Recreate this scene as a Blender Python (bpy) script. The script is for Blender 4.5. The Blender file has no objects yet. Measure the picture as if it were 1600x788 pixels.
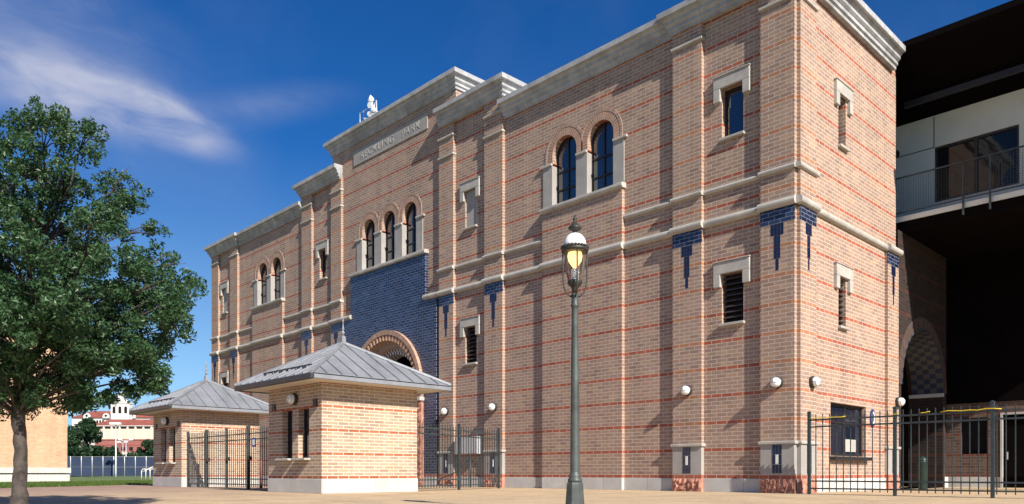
import bpy, bmesh, math, random
from mathutils import Vector, Matrix, Quaternion
random.seed(7)
SC = bpy.context.scene
COL = SC.collection
PI = math.pi

# ---------------------------------------------------------------- materials
def rgba(c): return (c[0], c[1], c[2], 1.0)

def new_mat(name):
    m = bpy.data.materials.new(name); m.use_nodes = True
    nt = m.node_tree
    return m, nt, nt.nodes['Principled BSDF']

class NB:
    """small node-building helper"""
    def __init__(s, nt): s.nt = nt
    def n(s, t, **kw):
        nd = s.nt.nodes.new(t)
        for k, v in kw.items(): setattr(nd, k, v)
        return nd
    def l(s, a, b): s.nt.links.new(a, b)
    def math(s, op, a, b=None, c=None):
        nd = s.n('ShaderNodeMath', operation=op)
        for i, v in enumerate((a, b, c)):
            if v is None: continue
            if hasattr(v, 'is_linked'): s.l(v, nd.inputs[i])
            else: nd.inputs[i].default_value = v
        return nd.outputs[0]
    def mix(s, fac, a, b, mode='MIX'):
        nd = s.n('ShaderNodeMix', data_type='RGBA', blend_type=mode)
        for sock, v in ((nd.inputs[0], fac), (nd.inputs[6], a), (nd.inputs[7], b)):
            if hasattr(v, 'is_linked'): s.l(v, sock)
            elif isinstance(v, (int, float)): sock.default_value = v
            else: sock.default_value = rgba(v)
        return nd.outputs[2]
    def ramp(s, fac, stops, interp='LINEAR'):
        nd = s.n('ShaderNodeValToRGB'); cr = nd.color_ramp; cr.interpolation = interp
        while len(cr.elements) < len(stops): cr.elements.new(0.5)
        for e, (p, c) in zip(cr.elements, stops):
            e.position = p; e.color = rgba(c) if not isinstance(c, (int, float)) else (c, c, c, 1)
        s.l(fac, nd.inputs[0]); return nd.outputs[0]
    def noise(s, vec, scale, detail=3, rough=0.55):
        nd = s.n('ShaderNodeTexNoise'); nd.inputs['Scale'].default_value = scale
        nd.inputs['Detail'].default_value = detail; nd.inputs['Roughness'].default_value = rough
        if vec is not None: s.l(vec, nd.inputs['Vector'])
        return nd.outputs['Fac']
    def bump(s, h, strength, dist=0.01):
        nd = s.n('ShaderNodeBump'); nd.inputs['Strength'].default_value = strength
        nd.inputs['Distance'].default_value = dist; s.l(h, nd.inputs['Height']); return nd.outputs['Normal']

CH = 0.1016   # brick course
def brick_mat(name, stops, band=None, mortar=(.50, .44, .38), z0=.35, rough=.85, uv=False, w=.305, h=CH, ms=.0075, period=7, spec=.3, patch=.35):
    m, nt, bs = new_mat(name); b = NB(nt)
    tc = b.n('ShaderNodeTexCoord')
    if uv:
        vec = tc.outputs['UV']; sx = b.n('ShaderNodeSeparateXYZ'); b.l(vec, sx.inputs[0]); v = sx.outputs[1]
    else:
        ge = b.n('ShaderNodeNewGeometry')
        sp = b.n('ShaderNodeSeparateXYZ'); b.l(tc.outputs['Object'], sp.inputs[0])
        sn = b.n('ShaderNodeSeparateXYZ'); b.l(ge.outputs['True Normal'], sn.inputs[0])
        isx = b.math('GREATER_THAN', b.math('ABSOLUTE', sn.outputs[0]), .6)
        mixf = b.n('ShaderNodeMix', data_type='FLOAT')
        b.l(isx, mixf.inputs[0]); b.l(sp.outputs[0], mixf.inputs[2]); b.l(sp.outputs[1], mixf.inputs[3])
        u = mixf.outputs[0]
        v = b.math('SUBTRACT', sp.outputs[2], z0)
        cb = b.n('ShaderNodeCombineXYZ'); b.l(u, cb.inputs[0]); b.l(v, cb.inputs[1]); vec = cb.outputs[0]
    br = b.n('ShaderNodeTexBrick'); b.l(vec, br.inputs['Vector'])
    br.offset = .5; br.squash = 1
    for k, val in (('Scale', 1.0), ('Mortar Size', ms), ('Mortar Smooth', .15), ('Bias', 0.0), ('Brick Width', w), ('Row Height', h)):
        br.inputs[k].default_value = val
    br.inputs['Color1'].default_value = (0, 0, 0, 1); br.inputs['Color2'].default_value = (1, 1, 1, 1); br.inputs['Mortar'].default_value = (.5, .5, .5, 1)
    tint = br.outputs['Color']
    col = b.ramp(tint, stops)
    if band:
        row = b.math('FLOOR', b.math('DIVIDE', v, h))
        isb = b.math('LESS_THAN', b.math('FLOORED_MODULO', row, float(period)), .5)
        bc = b.ramp(tint, band)
        col = b.mix(isb, col, bc)
    big = b.noise(tc.outputs['Object'], .9, 4)
    wear = b.ramp(big, [(.3, .82), (.7, 1.1)])
    col = b.mix(patch * 2 if patch * 2 < 1 else 1, col, wear, 'MULTIPLY')
    if not uv:
        mp = b.n('ShaderNodeMapping'); mp.inputs['Scale'].default_value = (2.6, 2.6, .22); b.l(tc.outputs['Object'], mp.inputs['Vector'])
        stk = b.noise(mp.outputs[0], 1.0, 5, .65)
        col = b.mix(.8, col, b.ramp(stk, [(.32, .80), (.5, 1.0), (.7, 1.13)]), 'MULTIPLY')
    fine = b.noise(tc.outputs['Object'], 45, 3)
    col = b.mix(.5, col, b.ramp(fine, [(.3, .78), (.7, 1.18)]), 'MULTIPLY')
    mcol = b.mix(.6, mortar, b.ramp(fine, [(.3, .8), (.7, 1.1)]), 'MULTIPLY')
    # lime runs: thin vertical streaks of paler wash
    col = b.mix(br.outputs['Fac'], col, mcol)
    b.l(col, bs.inputs['Base Color'])
    bs.inputs['Roughness'].default_value = rough; bs.inputs['Specular IOR Level'].default_value = spec
    hgt = b.math('SUBTRACT', b.math('MULTIPLY', fine, .08), br.outputs['Fac'])
    b.l(b.bump(hgt, .22, .003), bs.inputs['Normal'])
    return m

def plain_mat(name, c, rough=.7, metal=0., var=.15, scale=6., bump=0., bscale=60., spec=.4, c2=None, joint=0.):
    m, nt, bs = new_mat(name); b = NB(nt)
    tc = b.n('ShaderNodeTexCoord')
    n1 = b.noise(tc.outputs['Object'], scale, 5, .6)
    lo = tuple(x * (1 - var) for x in c); hi = tuple(min(1, x * (1 + var)) for x in (c2 or c))
    col = b.ramp(n1, [(.3, lo), (.7, hi)])
    n2 = b.noise(tc.outputs['Object'], bscale, 3)
    col = b.mix(.4, col, b.ramp(n2, [(.3, .82), (.7, 1.12)]), 'MULTIPLY')
    if joint:
        ge = b.n('ShaderNodeNewGeometry'); sp = b.n('ShaderNodeSeparateXYZ'); b.l(tc.outputs['Object'], sp.inputs[0]); sn = b.n('ShaderNodeSeparateXYZ'); b.l(ge.outputs['True Normal'], sn.inputs[0])
        mf = b.n('ShaderNodeMix', data_type='FLOAT'); b.l(b.math('GREATER_THAN', b.math('ABSOLUTE', sn.outputs[0]), .6), mf.inputs[0]); b.l(sp.outputs[0], mf.inputs[2]); b.l(sp.outputs[1], mf.inputs[3])
        fr = b.math('FLOORED_MODULO', mf.outputs[0], joint)
        jl = b.math('LESS_THAN', fr, .012)
        blk = b.n('ShaderNodeTexWhiteNoise', noise_dimensions='1D'); b.l(b.math('FLOOR', b.math('DIVIDE', mf.outputs[0], joint)), blk.inputs['W'])
        col = b.mix(.7, col, b.ramp(blk.outputs['Value'], [(0, .84), (1, 1.1)]), 'MULTIPLY')
        col = b.mix(b.math('MULTIPLY', jl, .65), col, (.12, .11, .10))
    b.l(col, bs.inputs['Base Color'])
    bs.inputs['Roughness'].default_value = rough; bs.inputs['Metallic'].default_value = metal
    bs.inputs['Specular IOR Level'].default_value = spec
    if bump: b.l(b.bump(n2, bump * .5, .005), bs.inputs['Normal'])
    return m

def glass_mat(name, c=(.012, .016, .03), rough=.03, ior=1.9):
    m, nt, bs = new_mat(name); b = NB(nt)
    tc = b.n('ShaderNodeTexCoord')
    n = b.noise(tc.outputs['Object'], 1.1, 2)
    bs.inputs['Base Color'].default_value = rgba(c); bs.inputs['Roughness'].default_value = rough
    bs.inputs['IOR'].default_value = ior; bs.inputs['Specular IOR Level'].default_value = .7
    b.l(b.bump(n, .12, .05), bs.inputs['Normal'])
    return m

M = {}
WALL = [(0, (0.265, 0.176, 0.139)), (0.16, (0.317, 0.206, 0.158)), (0.32, (0.346, 0.226, 0.166)), (0.48, (0.326, 0.223, 0.176)), (0.62, (0.373, 0.253, 0.178)), (0.76, (0.302, 0.208, 0.169)), (0.88, (0.402, 0.278, 0.188)), (1, (0.355, 0.213, 0.151))]
BAND = [(0, (.28, .080, .048)), (.4, (.36, .108, .062)), (.75, (.32, .092, .055)), (1, (.40, .140, .078))]
PBAND = [(0, (.34, .15, .085)), (.5, (.40, .19, .10)), (1, (.37, .165, .10))]
BWALL = [(0, (0.29, 0.2, 0.145)), (0.2, (0.37, 0.265, 0.19)), (0.4, (0.41, 0.31, 0.23)), (0.6, (0.335, 0.235, 0.18)), (0.8, (0.44, 0.33, 0.22)), (1, (0.37, 0.235, 0.15))]
BBAND = [(0, (.29, .085, .045)), (.5, (.35, .11, .055)), (1, (.38, .145, .078))]
MO = (.52, .45, .385)
M['wall'] = brick_mat('wall_brick', WALL, BAND, mortar=MO, ms=.0085)
M['pil'] = brick_mat('pilaster_brick', WALL, PBAND, mortar=MO, ms=.0085)
M['booth'] = brick_mat('booth_brick', BWALL, BBAND, mortar=(.60, .525, .425), patch=.3, h=.0825, w=.30, ms=.0095)
M['redrow'] = brick_mat('red_brick', BAND, z0=.35)
M['blue'] = brick_mat('blue_glazed_brick', [(0, (.008, .013, .042)), (.35, (.014, .024, .068)), (.7, (.018, .031, .082)), (1, (.036, .054, .118))], mortar=(.25, .26, .285), rough=.22, spec=.6, ms=.006, patch=.1)
M['tile'] = plain_mat('blue_glazed_tile', (.010, .015, .048), .2, var=.3, spec=.6)
M['ring'] = brick_mat('arch_ring_brick', [(0, (.30, .165, .115)), (.4, (.40, .225, .15)), (.7, (.35, .195, .135)), (1, (.46, .28, .18))], uv=True, w=.085, h=.28, ms=.008)
M['ring2'] = brick_mat('arch_hood_brick', [(0, (.27, .15, .11)), (.5, (.34, .19, .14)), (1, (.40, .25, .18))], uv=True, w=.07, h=.12, ms=.008)
M['check'] = None
M['stone'] = plain_mat('limestone', (.40, .375, .34), .8, var=.18, scale=2.2, bump=.12, bscale=40)
M['stone_old'] = plain_mat('weathered_limestone', (.36, .365, .375), .85, var=.28, scale=2.5, bump=.2, bscale=30, joint=1.32)
M['panel'] = plain_mat('grey_limestone', (.33, .31, .29), .8, var=.12, scale=2, bump=.1)
M['letter'] = plain_mat('carved_letter_stone', (.38, .36, .335), .8, var=.06)
M['toothbrick'] = plain_mat('pale_tooth_brick', (.48, .30, .20), .85, var=.2)
M['white'] = plain_mat('white_stone', (.72, .70, .66), .75, var=.06)
M['rustic'] = plain_mat('pink_sandstone', (.42, .20, .14), .9, var=.4, scale=5, bump=.8, bscale=18)
M['frame'] = plain_mat('dark_bronze_frame', (.02, .018, .02), .45, var=.1)
M['glass'] = glass_mat('window_glass')
M['standglass'] = glass_mat('stand_glass', (.01, .011, .014), .05, 1.35)
M['dark'] = plain_mat('dark_interior', (.008, .007, .007), .9, var=.2)
M['louvre'] = plain_mat('louvre_metal', (.05, .04, .038), .5, var=.15)
M['roof'] = plain_mat('zinc_roof', (.235, .245, .27), .55, .2, var=.18, scale=1.5, bscale=14)
M['roofdark'] = plain_mat('dark_gutter', (.045, .05, .06), .45, .3, var=.15)
M['soffit'] = plain_mat('soffit_board', (.60, .55, .46), .7, var=.06)
M['iron'] = plain_mat('fence_iron', (.045, .058, .062), .45, .2, var=.25, scale=3)
M['pole'] = plain_mat('grey_green_cast_iron', (.075, .085, .08), .5, .25, var=.35, scale=5, bump=.1)
M['polecap'] = plain_mat('dark_cast_iron', (.04, .04, .035), .5, .2, var=.3)
M['opal'] = plain_mat('opal_white', (.85, .85, .84), .3, var=.02)
M['concrete'] = plain_mat('plinth_concrete', (.50, .49, .47), .85, var=.14, scale=1.2, bump=.1, joint=1.5)
M['whitewall'] = plain_mat('white_render', (.62, .65, .61), .8, var=.07, scale=1.0)
M['shadeclad'] = plain_mat('shade_black_cladding', (.0045, .003, .0033), .9, var=.25, scale=1.2, spec=.05)  # near-black tone puts the stand's deep shade into the cladding colour
M['dbrick'] = brick_mat('shade_darkened_brick', [(0, (.02, .012, .010)), (.5, (.028, .017, .014)), (1, (.036, .022, .018))], [(0, (.05, .017, .012)), (1, (.065, .025, .016))], mortar=(.04, .035, .032))  # wall brick darkened so its colour carries the archway's shade
M['mbrick'] = brick_mat('shade_dimmed_brick', [(0, (.10, .06, .046)), (.5, (.14, .085, .064)), (1, (.17, .105, .08))], [(0, (.15, .05, .03)), (1, (.19, .065, .04))], mortar=(.20, .17, .15))  # same brick dimmed less, concourse shade painted into the colour
M['yellow'] = plain_mat('yellow_plastic', (.70, .50, .03), .5, var=.1)
M['bin'] = plain_mat('green_plastic', (.015, .035, .030), .4, var=.2)
M['bluesign'] = plain_mat('blue_enamel', (.03, .06, .28), .35, var=.1)
M['bluesheet'] = plain_mat('navy_windscreen', (.024, .040, .085), .8, var=.15, scale=.6)
M['alu'] = plain_mat('galvanised_steel', (.55, .56, .57), .45, .4, var=.1)
M['cream'] = plain_mat('cream_stucco', (.54, .47, .37), .85, var=.14, scale=.05)
M['whitestucco'] = plain_mat('white_stucco', (.62, .60, .56), .85, var=.1, scale=.1)
M['redtile'] = plain_mat('red_roof_tile', (.25, .075, .055), .8, var=.25, scale=.3, bscale=2)
M['redwall'] = plain_mat('red_brick_far', (.27, .105, .09), .85, var=.15, scale=.2, bscale=3)
M['orange'] = brick_mat('orange_brick', [(0, (.46, .27, .165)), (.5, (.51, .315, .20)), (1, (.54, .345, .23))], mortar=(.50, .37, .26), w=.2, h=.0677, ms=.004, z0=.7)
M['bark'] = plain_mat('oak_bark', (.065, .054, .048), .95, var=.6, scale=9, bump=1.0, bscale=28)

def checker_mat(name, lum):
    m, nt, bs = new_mat(name); b = NB(nt)
    tc = b.n('ShaderNodeTexCoord'); ck = b.n('ShaderNodeTexChecker')
    b.l(tc.outputs['UV'], ck.inputs['Vector']); ck.inputs['Scale'].default_value = 1.0
    ck.inputs['Color1'].default_value = (lum, lum * .97, lum * .95, 1); ck.inputs['Color2'].default_value = (.015, .022, .06, 1)
    n = b.noise(tc.outputs['Object'], 20, 3)
    b.l(b.mix(.4, ck.outputs['Color'], b.ramp(n, [(.3, .8), (.7, 1.1)]), 'MULTIPLY'), bs.inputs['Base Color'])
    bs.inputs['Roughness'].default_value = .5
    return m
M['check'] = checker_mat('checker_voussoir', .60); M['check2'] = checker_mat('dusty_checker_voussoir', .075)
M['dring'] = brick_mat('shade_darkened_ring_brick', [(0, (.05, .028, .022)), (1, (.09, .05, .04))], uv=True, w=.085, h=.35, mortar=(.11, .10, .09))  # ring brick darkened, shade of the arch put into its colour

def leaf_mat(name, a, bcol, tr=.35):
    m, nt, bs = new_mat(name); b = NB(nt)
    ge = b.n('ShaderNodeNewGeometry'); tc = b.n('ShaderNodeTexCoord')
    n = b.noise(tc.outputs['Object'], 1.6, 2)
    f = b.math('ADD', b.math('MULTIPLY', ge.outputs['Random Per Island'], .6), b.math('MULTIPLY', n, .4))
    col = b.ramp(f, [(.15, a), (.75, bcol), (.97, tuple(x * 1.5 for x in bcol)), (1, (.30, .24, .07))])
    b.l(col, bs.inputs['Base Color']); bs.inputs['Roughness'].default_value = .42; bs.inputs['Specular IOR Level'].default_value = .45
    t = b.n('ShaderNodeBsdfTranslucent'); b.l(col, t.inputs[0])
    mx = b.n('ShaderNodeMixShader'); mx.inputs[0].default_value = tr
    b.l(bs.outputs[0], mx.inputs[1]); b.l(t.outputs[0], mx.inputs[2])
    b.l(mx.outputs[0], nt.nodes['Material Output'].inputs[0])
    return m
M['leaf'] = leaf_mat('oak_leaf', (.022, .060, .026), (.062, .135, .050))
M['leaf_far'] = leaf_mat('shrub_leaf', (.018, .045, .022), (.035, .080, .030))

# ---------------------------------------------------------------- mesh builder
class MB:
    def __init__(s): s.v = []; s.f = []; s.uv = {}; s.sm = set()
    def quad(s, *pts, uv=None):
        i = len(s.v); s.v += [tuple(p) for p in pts]; s.f.append(tuple(range(i, i + len(pts))))
        if uv: s.uv[len(s.f) - 1] = uv
    def box(s, x0, x1, y0, y1, z0, z1):
        if x0 > x1: x0, x1 = x1, x0
        if y0 > y1: y0, y1 = y1, y0
        i = len(s.v)
        s.v += [(x0, y0, z0), (x1, y0, z0), (x1, y1, z0), (x0, y1, z0), (x0, y0, z1), (x1, y0, z1), (x1, y1, z1), (x0, y1, z1)]
        for f in ((0, 3, 2, 1), (4, 5, 6, 7), (0, 1, 5, 4), (1, 2, 6, 5), (2, 3, 7, 6), (3, 0, 4, 7)):
            s.f.append(tuple(i + k for k in f))
        return s
    def loft(s, rings, closed=True, cap=True, smooth=False):
        base = len(s.v); n = len(rings[0])
        for r in rings: s.v += [tuple(p) for p in r]
        for k in range(len(rings) - 1):
            for j in range(n if closed else n - 1):
                a = base + k * n + j; b2 = base + k * n + (j + 1) % n
                if smooth: s.sm.add(len(s.f))
                s.f.append((a, b2, b2 + n, a + n))
        if cap and closed:
            s.f.append(tuple(base + j for j in reversed(range(n))))
            s.f.append(tuple(base + (len(rings) - 1) * n + j for j in range(n)))
        return s
    def lathe(s, cx, cy, prof, n=20, smooth=True, rot=0):
        s.loft([[(cx + r * math.cos(rot + 2 * PI * j / n), cy + r * math.sin(rot + 2 * PI * j / n), z) for j in range(n)] for r, z in prof], smooth=smooth)
        return s
    def tube(s, pts, radii, n=8, smooth=True):
        pts = [Vector(p) for p in pts]
        if not isinstance(radii, (list, tuple)): radii = [radii] * len(pts)
        rings = []; prev = None
        for i, p in enumerate(pts):
            d = (pts[min(i + 1, len(pts) - 1)] - pts[max(i - 1, 0)]).normalized()
            if prev is None:
                a = d.orthogonal().normalized()
            else:
                a = prev - d * prev.dot(d)
                a = a.normalized() if a.length > 1e-5 else d.orthogonal().normalized()
            prev = a; c = d.cross(a)
            rings.append([p + (a * math.cos(2 * PI * j / n) + c * math.sin(2 * PI * j / n)) * radii[i] for j in range(n)])
        s.loft(rings, smooth=smooth); return s
    def sphere(s, c, r, n=14, m=9, sc=(1, 1, 1), axis=None):
        prof = []
        rings = []
        for i in range(m + 1):
            t = PI * i / m; rr = max(r * math.sin(t), 1e-4)
            rings.append([(c[0] + rr * math.cos(2 * PI * j / n) * sc[0], c[1] + rr * math.sin(2 * PI * j / n) * sc[1], c[2] - r * math.cos(t) * sc[2]) for j in range(n)])
        s.loft(rings, smooth=True); return s
    def extrude_poly(s, poly, axis, a0, a1):
        """poly of 2-D points extruded along axis 'x' (points are (y,z)) or 'y' (points are (x,z))"""
        def P(p, a): return (a, p[0], p[1]) if axis == 'x' else (p[0], a, p[1])
        s.loft([[P(p, a0) for p in poly], [P(p, a1) for p in poly]]); return s
    def build(s, name, mat, parent=None, bevel=0, fix=True):
        me = bpy.data.meshes.new(name)
        me.from_pydata(s.v, [], s.f)
        if s.uv:
            ul = me.uv_layers.new(name='UVMap')
            for fi, uvs in s.uv.items():
                p = me.polygons[fi]
                for li, uvc in zip(p.loop_indices, uvs): ul.data[li].uv = uvc
        for fi in s.sm: me.polygons[fi].use_smooth = True
        me.materials.append(mat); me.validate(); me.update()
        if fix:
            bm = bmesh.new(); bm.from_mesh(me)
            bmesh.ops.recalc_face_normals(bm, faces=bm.faces)
            bm.to_mesh(me); bm.free()
        o = bpy.data.objects.new(name, me); COL.objects.link(o)
        if parent: o.parent = parent
        if bevel:
            bv = o.modifiers.new('edge', 'BEVEL'); bv.width = bevel; bv.segments = 2; bv.limit_method = 'ANGLE'; bv.angle_limit = math.radians(40)
        return o

def tag(o, label=None, cat=None, group=None, kind=None):
    if label: o['label'] = label
    if cat: o['category'] = cat
    if group: o['group'] = group
    if kind: o['kind'] = kind
    return o
def thing(name, loc, label, cat, group=None, rz=0.):
    o = bpy.data.objects.new(name, None); COL.objects.link(o); o.location = loc; o.rotation_euler = (0, 0, rz)
    o.empty_display_size = .2
    return tag(o, label, cat, group)
def dup(root, loc, label, group=None, rz=None):
    r = root.copy(); COL.objects.link(r); r.location = loc; r['label'] = label
    if rz is not None: r.rotation_euler = (0, 0, rz)
    if group: r['group'] = group
    for ch in list(root.children):
        c = ch.copy(); COL.objects.link(c); c.parent = r
        for g in list(ch.children):
            d = g.copy(); COL.objects.link(d); d.parent = c
    return r

# wall sheet with rectangular / round-headed openings; axis 'y': wall faces -Y (coords x,z); axis 'x': faces +X (coords y,z)
def wall_sheet(mb, a0, a1, z0, z1, plane, ops, depth, axis='y', reveal=None):
    """ops: (a0,a1,z0,z1,arch) ; arch=True -> semicircle above z1.   reveal: MB for the reveal faces"""
    rv = reveal or mb
    def P(a, z, d=0.):
        return (a, plane + d, z) if axis == 'y' else (plane - d, a, z)
    As = sorted({a0, a1} | {o[0] for o in ops} | {o[1] for o in ops})
    Zs = {z0, z1}
    for o in ops:
        Zs |= {o[2], o[3]}
        if o[4]: Zs.add(o[3] + (o[1] - o[0]) / 2)
    Zs = sorted(z for z in Zs if z0 <= z <= z1)
    As = [a for a in As if a0 <= a <= a1]
    for i in range(len(As) - 1):
        for j in range(len(Zs) - 1):
            ca, cz = (As[i] + As[i + 1]) / 2, (Zs[j] + Zs[j + 1]) / 2
            inside = False
            for o in ops:
                top = o[3] + ((o[1] - o[0]) / 2 if o[4] else 0)
                if o[0] < ca < o[1] and o[2] < cz < top: inside = True
            if not inside:
                mb.quad(P(As[i], Zs[j]), P(As[i + 1], Zs[j]), P(As[i + 1], Zs[j + 1]), P(As[i], Zs[j + 1]))
    for o in ops:
        l, r, b, t, arch = o[:5]
        rv.quad(P(l, b), P(l, b, depth), P(l, t, depth), P(l, t))
        rv.quad(P(r, b), P(r, b, depth), P(r, t, depth), P(r, t))
        rv.quad(P(l, b), P(r, b), P(r, b, depth), P(l, b, depth))
        if not arch:
            rv.quad(P(l, t), P(r, t), P(r, t, depth), P(l, t, depth))
        else:
            R = (r - l) / 2; c = (l + r) / 2; N = 20
            for k in range(N):
                t0, t1 = PI * k / N, PI * (k + 1) / N
                p0 = (c - R * math.cos(t0), t + R * math.sin(t0)); p1 = (c - R * math.cos(t1), t + R * math.sin(t1))
                rv.quad(P(p0[0], p0[1]), P(p0[0], p0[1], depth), P(p1[0], p1[1], depth), P(p1[0], p1[1]))
                mb.quad(P(p0[0], p0[1]), P(p1[0], p1[1]), P(p1[0], t + R), P(p0[0], t + R))

def arch_ring(mb, c, zs, r0, r1, plane, depth, axis='y', N=32, leg=0., a_off=0., uvs=(1., 1.)):
    """ring of voussoirs round a semicircle; optional straight legs below the springing"""
    def P(a, z, d=0.): return (a, plane + d, z) if axis == 'y' else (plane - d, a, z)
    path = []
    if leg: path.append((-1, -leg))
    for k in range(N + 1):
        path.append((PI * k / N, None))
    if leg: path.append((2, -leg))
    def pt(e, r):
        if e[1] is not None: return (c - r if e[0] < 0 else c + r, zs + e[1])
        return (c - r * math.cos(e[0]), zs + r * math.sin(e[0]))
    s = 0.
    for k in range(len(path) - 1):
        A, B = path[k], path[k + 1]
        i0, i1, o0, o1 = pt(A, r0), pt(B, r0), pt(A, r1), pt(B, r1)
        ds = math.dist(((i0[0] + o0[0]) / 2, (i0[1] + o0[1]) / 2), ((i1[0] + o1[0]) / 2, (i1[1] + o1[1]) / 2))
        u0, u1 = s * uvs[0], (s + ds) * uvs[0]; w = (r1 - r0) * uvs[1]; dd = depth * uvs[1]
        mb.quad(P(*i0), P(*i1), P(*o1), P(*o0), uv=[(u0, 0), (u1, 0), (u1, w), (u0, w)])
        mb.quad(P(*i0), P(*i1), P(*i1, depth), P(*i0, depth), uv=[(u0, 0), (u1, 0), (u1, dd), (u0, dd)])
        mb.quad(P(*o0), P(*o1), P(*o1, depth), P(*o0, depth), uv=[(u0, 0), (u1, 0), (u1, dd), (u0, dd)])
        s += ds

def sweep(mb, path, prof, end_back=0.):
    """sweep a profile (offset outwards, z) along an xy path with mitred corners"""
    rings = []
    P = [Vector((p[0], p[1])) for p in path]
    for i, p in enumerate(P):
        def nrm(a, b):
            d = (b - a).normalized(); return Vector((-d.y, d.x))
        if i == 0: m = nrm(P[0], P[1])
        elif i == len(P) - 1: m = nrm(P[-2], P[-1])
        else:
            n1, n2 = nrm(P[i - 1], P[i]), nrm(P[i], P[i + 1])
            m = (n1 + n2) / (1 + n1.dot(n2))
        rings.append([(p.x + m.x * o, p.y + m.y * o, z) for o, z in prof])
    mb.loft(rings)

CORN = [(-.10, -.60), (.05, -.60), (.055, -.52), (.085, -.505), (.105, -.49), (.105, -.40), (.125, -.385), (.165, -.345), (.175, -.335), (.175, -.26), (.20, -.245), (.235, -.205), (.235, -.185), (.305, -.172), (.315, -.16), (.315, -.01), (.30, 0), (-.10, .0)]
def cornice(path, top, parent, mat='stone_old'):
    m = MB(); sweep(m, path, [(o, top + z) for o, z in CORN]); return m.build('cornice', M[mat], parent)

def bull_prof(r, y, back, zc):
    """rounded string-course section facing -Y: points (y,z)"""
    pts = [(back, zc + r)]
    pts += [(y - .03 - r * math.sin(PI * k / 8) * .95, zc + r * math.cos(PI * k / 8)) for k in range(9)]
    pts.append((back, zc - r)); return pts
def bull_x(mb, x0, x1, y, back, zc, r): mb.extrude_poly(bull_prof(r, y, back, zc), 'x', x0, x1)
def bull_y(mb, y0, y1, x, back, zc, r):
    pts = [(back, zc + r)] + [(x + .03 + r * math.sin(PI * k / 8) * .95, zc + r * math.cos(PI * k / 8)) for k in range(9)] + [(back, zc - r)]
    mb.extrude_poly(pts, 'y', y0, y1)

# ================================================================= BRICK STADIUM BUILDING
XC = -34.4            # mirror: x -> XC - x
XL = -34.1            # left end of the front
B = thing('brick_building', (0, 0, 0), 'large banded brick stadium building with blue glazed portal and grey stone cornices', 'building')
WY = .115              # main wall plane; pilasters stand forward at y = 0
def mir(r): return (XC - r[1], XC - r[0])
P1, P2, P3, P4 = (-.98, -.09), (-3.58, -2.67), (-11.30, -10.39), (-13.82, -12.99)
BAY = (-8.53, -5.32)
WB = [-1.82, -12.14]                       # centres of the small window columns on the right half
smallx = WB + [XC - x for x in WB]
ARCHW = [(-8.18, -7.17), (-6.73, -5.72)]
ARCHW_ALL = ARCHW + [mir(a) for a in ARCHW]
TRI = [(-17.2 + c - .46, -17.2 + c + .46) for c in (-1.42, 0, 1.42)]
ops = []
for x in smallx:
    ops.append((x - .31, x + .31, 4.40, 5.70, False))
    ops.append((x - .31, x + .31, 9.25, 10.56, False))
for a in ARCHW_ALL: ops.append((a[0], a[1], 8.95, 10.60, True))
for a in TRI: ops.append((a[0], a[1], 8.95, 10.60, True))
PORT = (-17.2 - 1.6, -17.2 + 1.6, 0., 3.70, True)
wall = MB()
wall_sheet(wall, XL, -.09, .35, 12.9, WY, [o for o in ops] + [(PORT[0] - .9, PORT[1] + .9, .35, 3.7, True)], .26)
# upper storeys of the pavilions and the centre
for r in ((-13.78, -10.39), mir((-13.78, -10.39))):
    wall.quad((r[0], WY, 12.9), (r[1], WY, 12.9), (r[1], WY, 13.6), (r[0], WY, 13.6))
    for x in r: wall.quad((x, WY, 12.5), (x, 3.2, 12.5), (x, 3.2, 13.6), (x, WY, 13.6))
for x in (-21.42, -12.98): wall.quad((x, WY, 12.6), (x, 4., 12.6), (x, 4., 14.9), (x, WY, 14.9))
wall.quad((-21.42, WY - .002, 12.5), (-12.98, WY - .002, 12.5), (-12.98, WY - .002, 14.9), (-21.42, WY - .002, 14.9))
# side wall facing right
SX = -.09
side_ops = [(2.52, 2.98, 4.40, 5.70, False), (2.52, 2.98, 9.20, 10.52, False), (2.03, 4.35, .95, 2.35, False)]
wall_sheet(wall, .13, 6.62, .35, 12.9, SX, side_ops, .28, 'x')
wall.quad((XL, WY, .35), (XL, 7, .35), (XL, 7, 12.9), (XL, WY, 12.9))
wall.quad((XL, 6.62, .35), (SX, 6.62, .35), (SX, 6.62, 12.9), (XL, 6.62, 12.9))
wall.build('wall', M['wall'], B, fix=False)
# plinth
pl = MB()
for a, c in ((XL, -20.6), (-13.8, -.09)): pl.box(a, c, WY - .025, WY + .2, 0, .35)
pl.box(SX - .2, SX + .025, .13, 6.62, 0, .35)
pl.build('plinth', M['concrete'], B, .006)
rf = MB(); rf.box(XL, -.1, .3, 6.6, 12.35, 12.7); rf.build('flat_roof', M['concrete'], B)

# pilasters
def pilaster(r, top, z0=1.28):
    m = MB(); m.box(r[0], r[1], 0, WY + .02, z0, top); m.build('pilaster', M['pil'], B)
right = [(P1, 12.6), (P2, 12.6), (P3, 13.35), (P4, 13.35)]
P1L = (XL, XL + .88)
allp = right + [(mir(P2), 12.6), (mir(P3), 13.35), (mir(P4), 13.35), (P1L, 12.6)]
for r, t in allp: pilaster(r, t)
m = MB(); m.box(SX - .02, 0, .135, 1.0, 1.28, 12.6); m.build('pilaster', M['pil'], B)
m = MB(); m.box(SX - .02, 0, 5.75, 6.60, 1.28, 7.22); m.build('pilaster', M['pil'], B)
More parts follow.
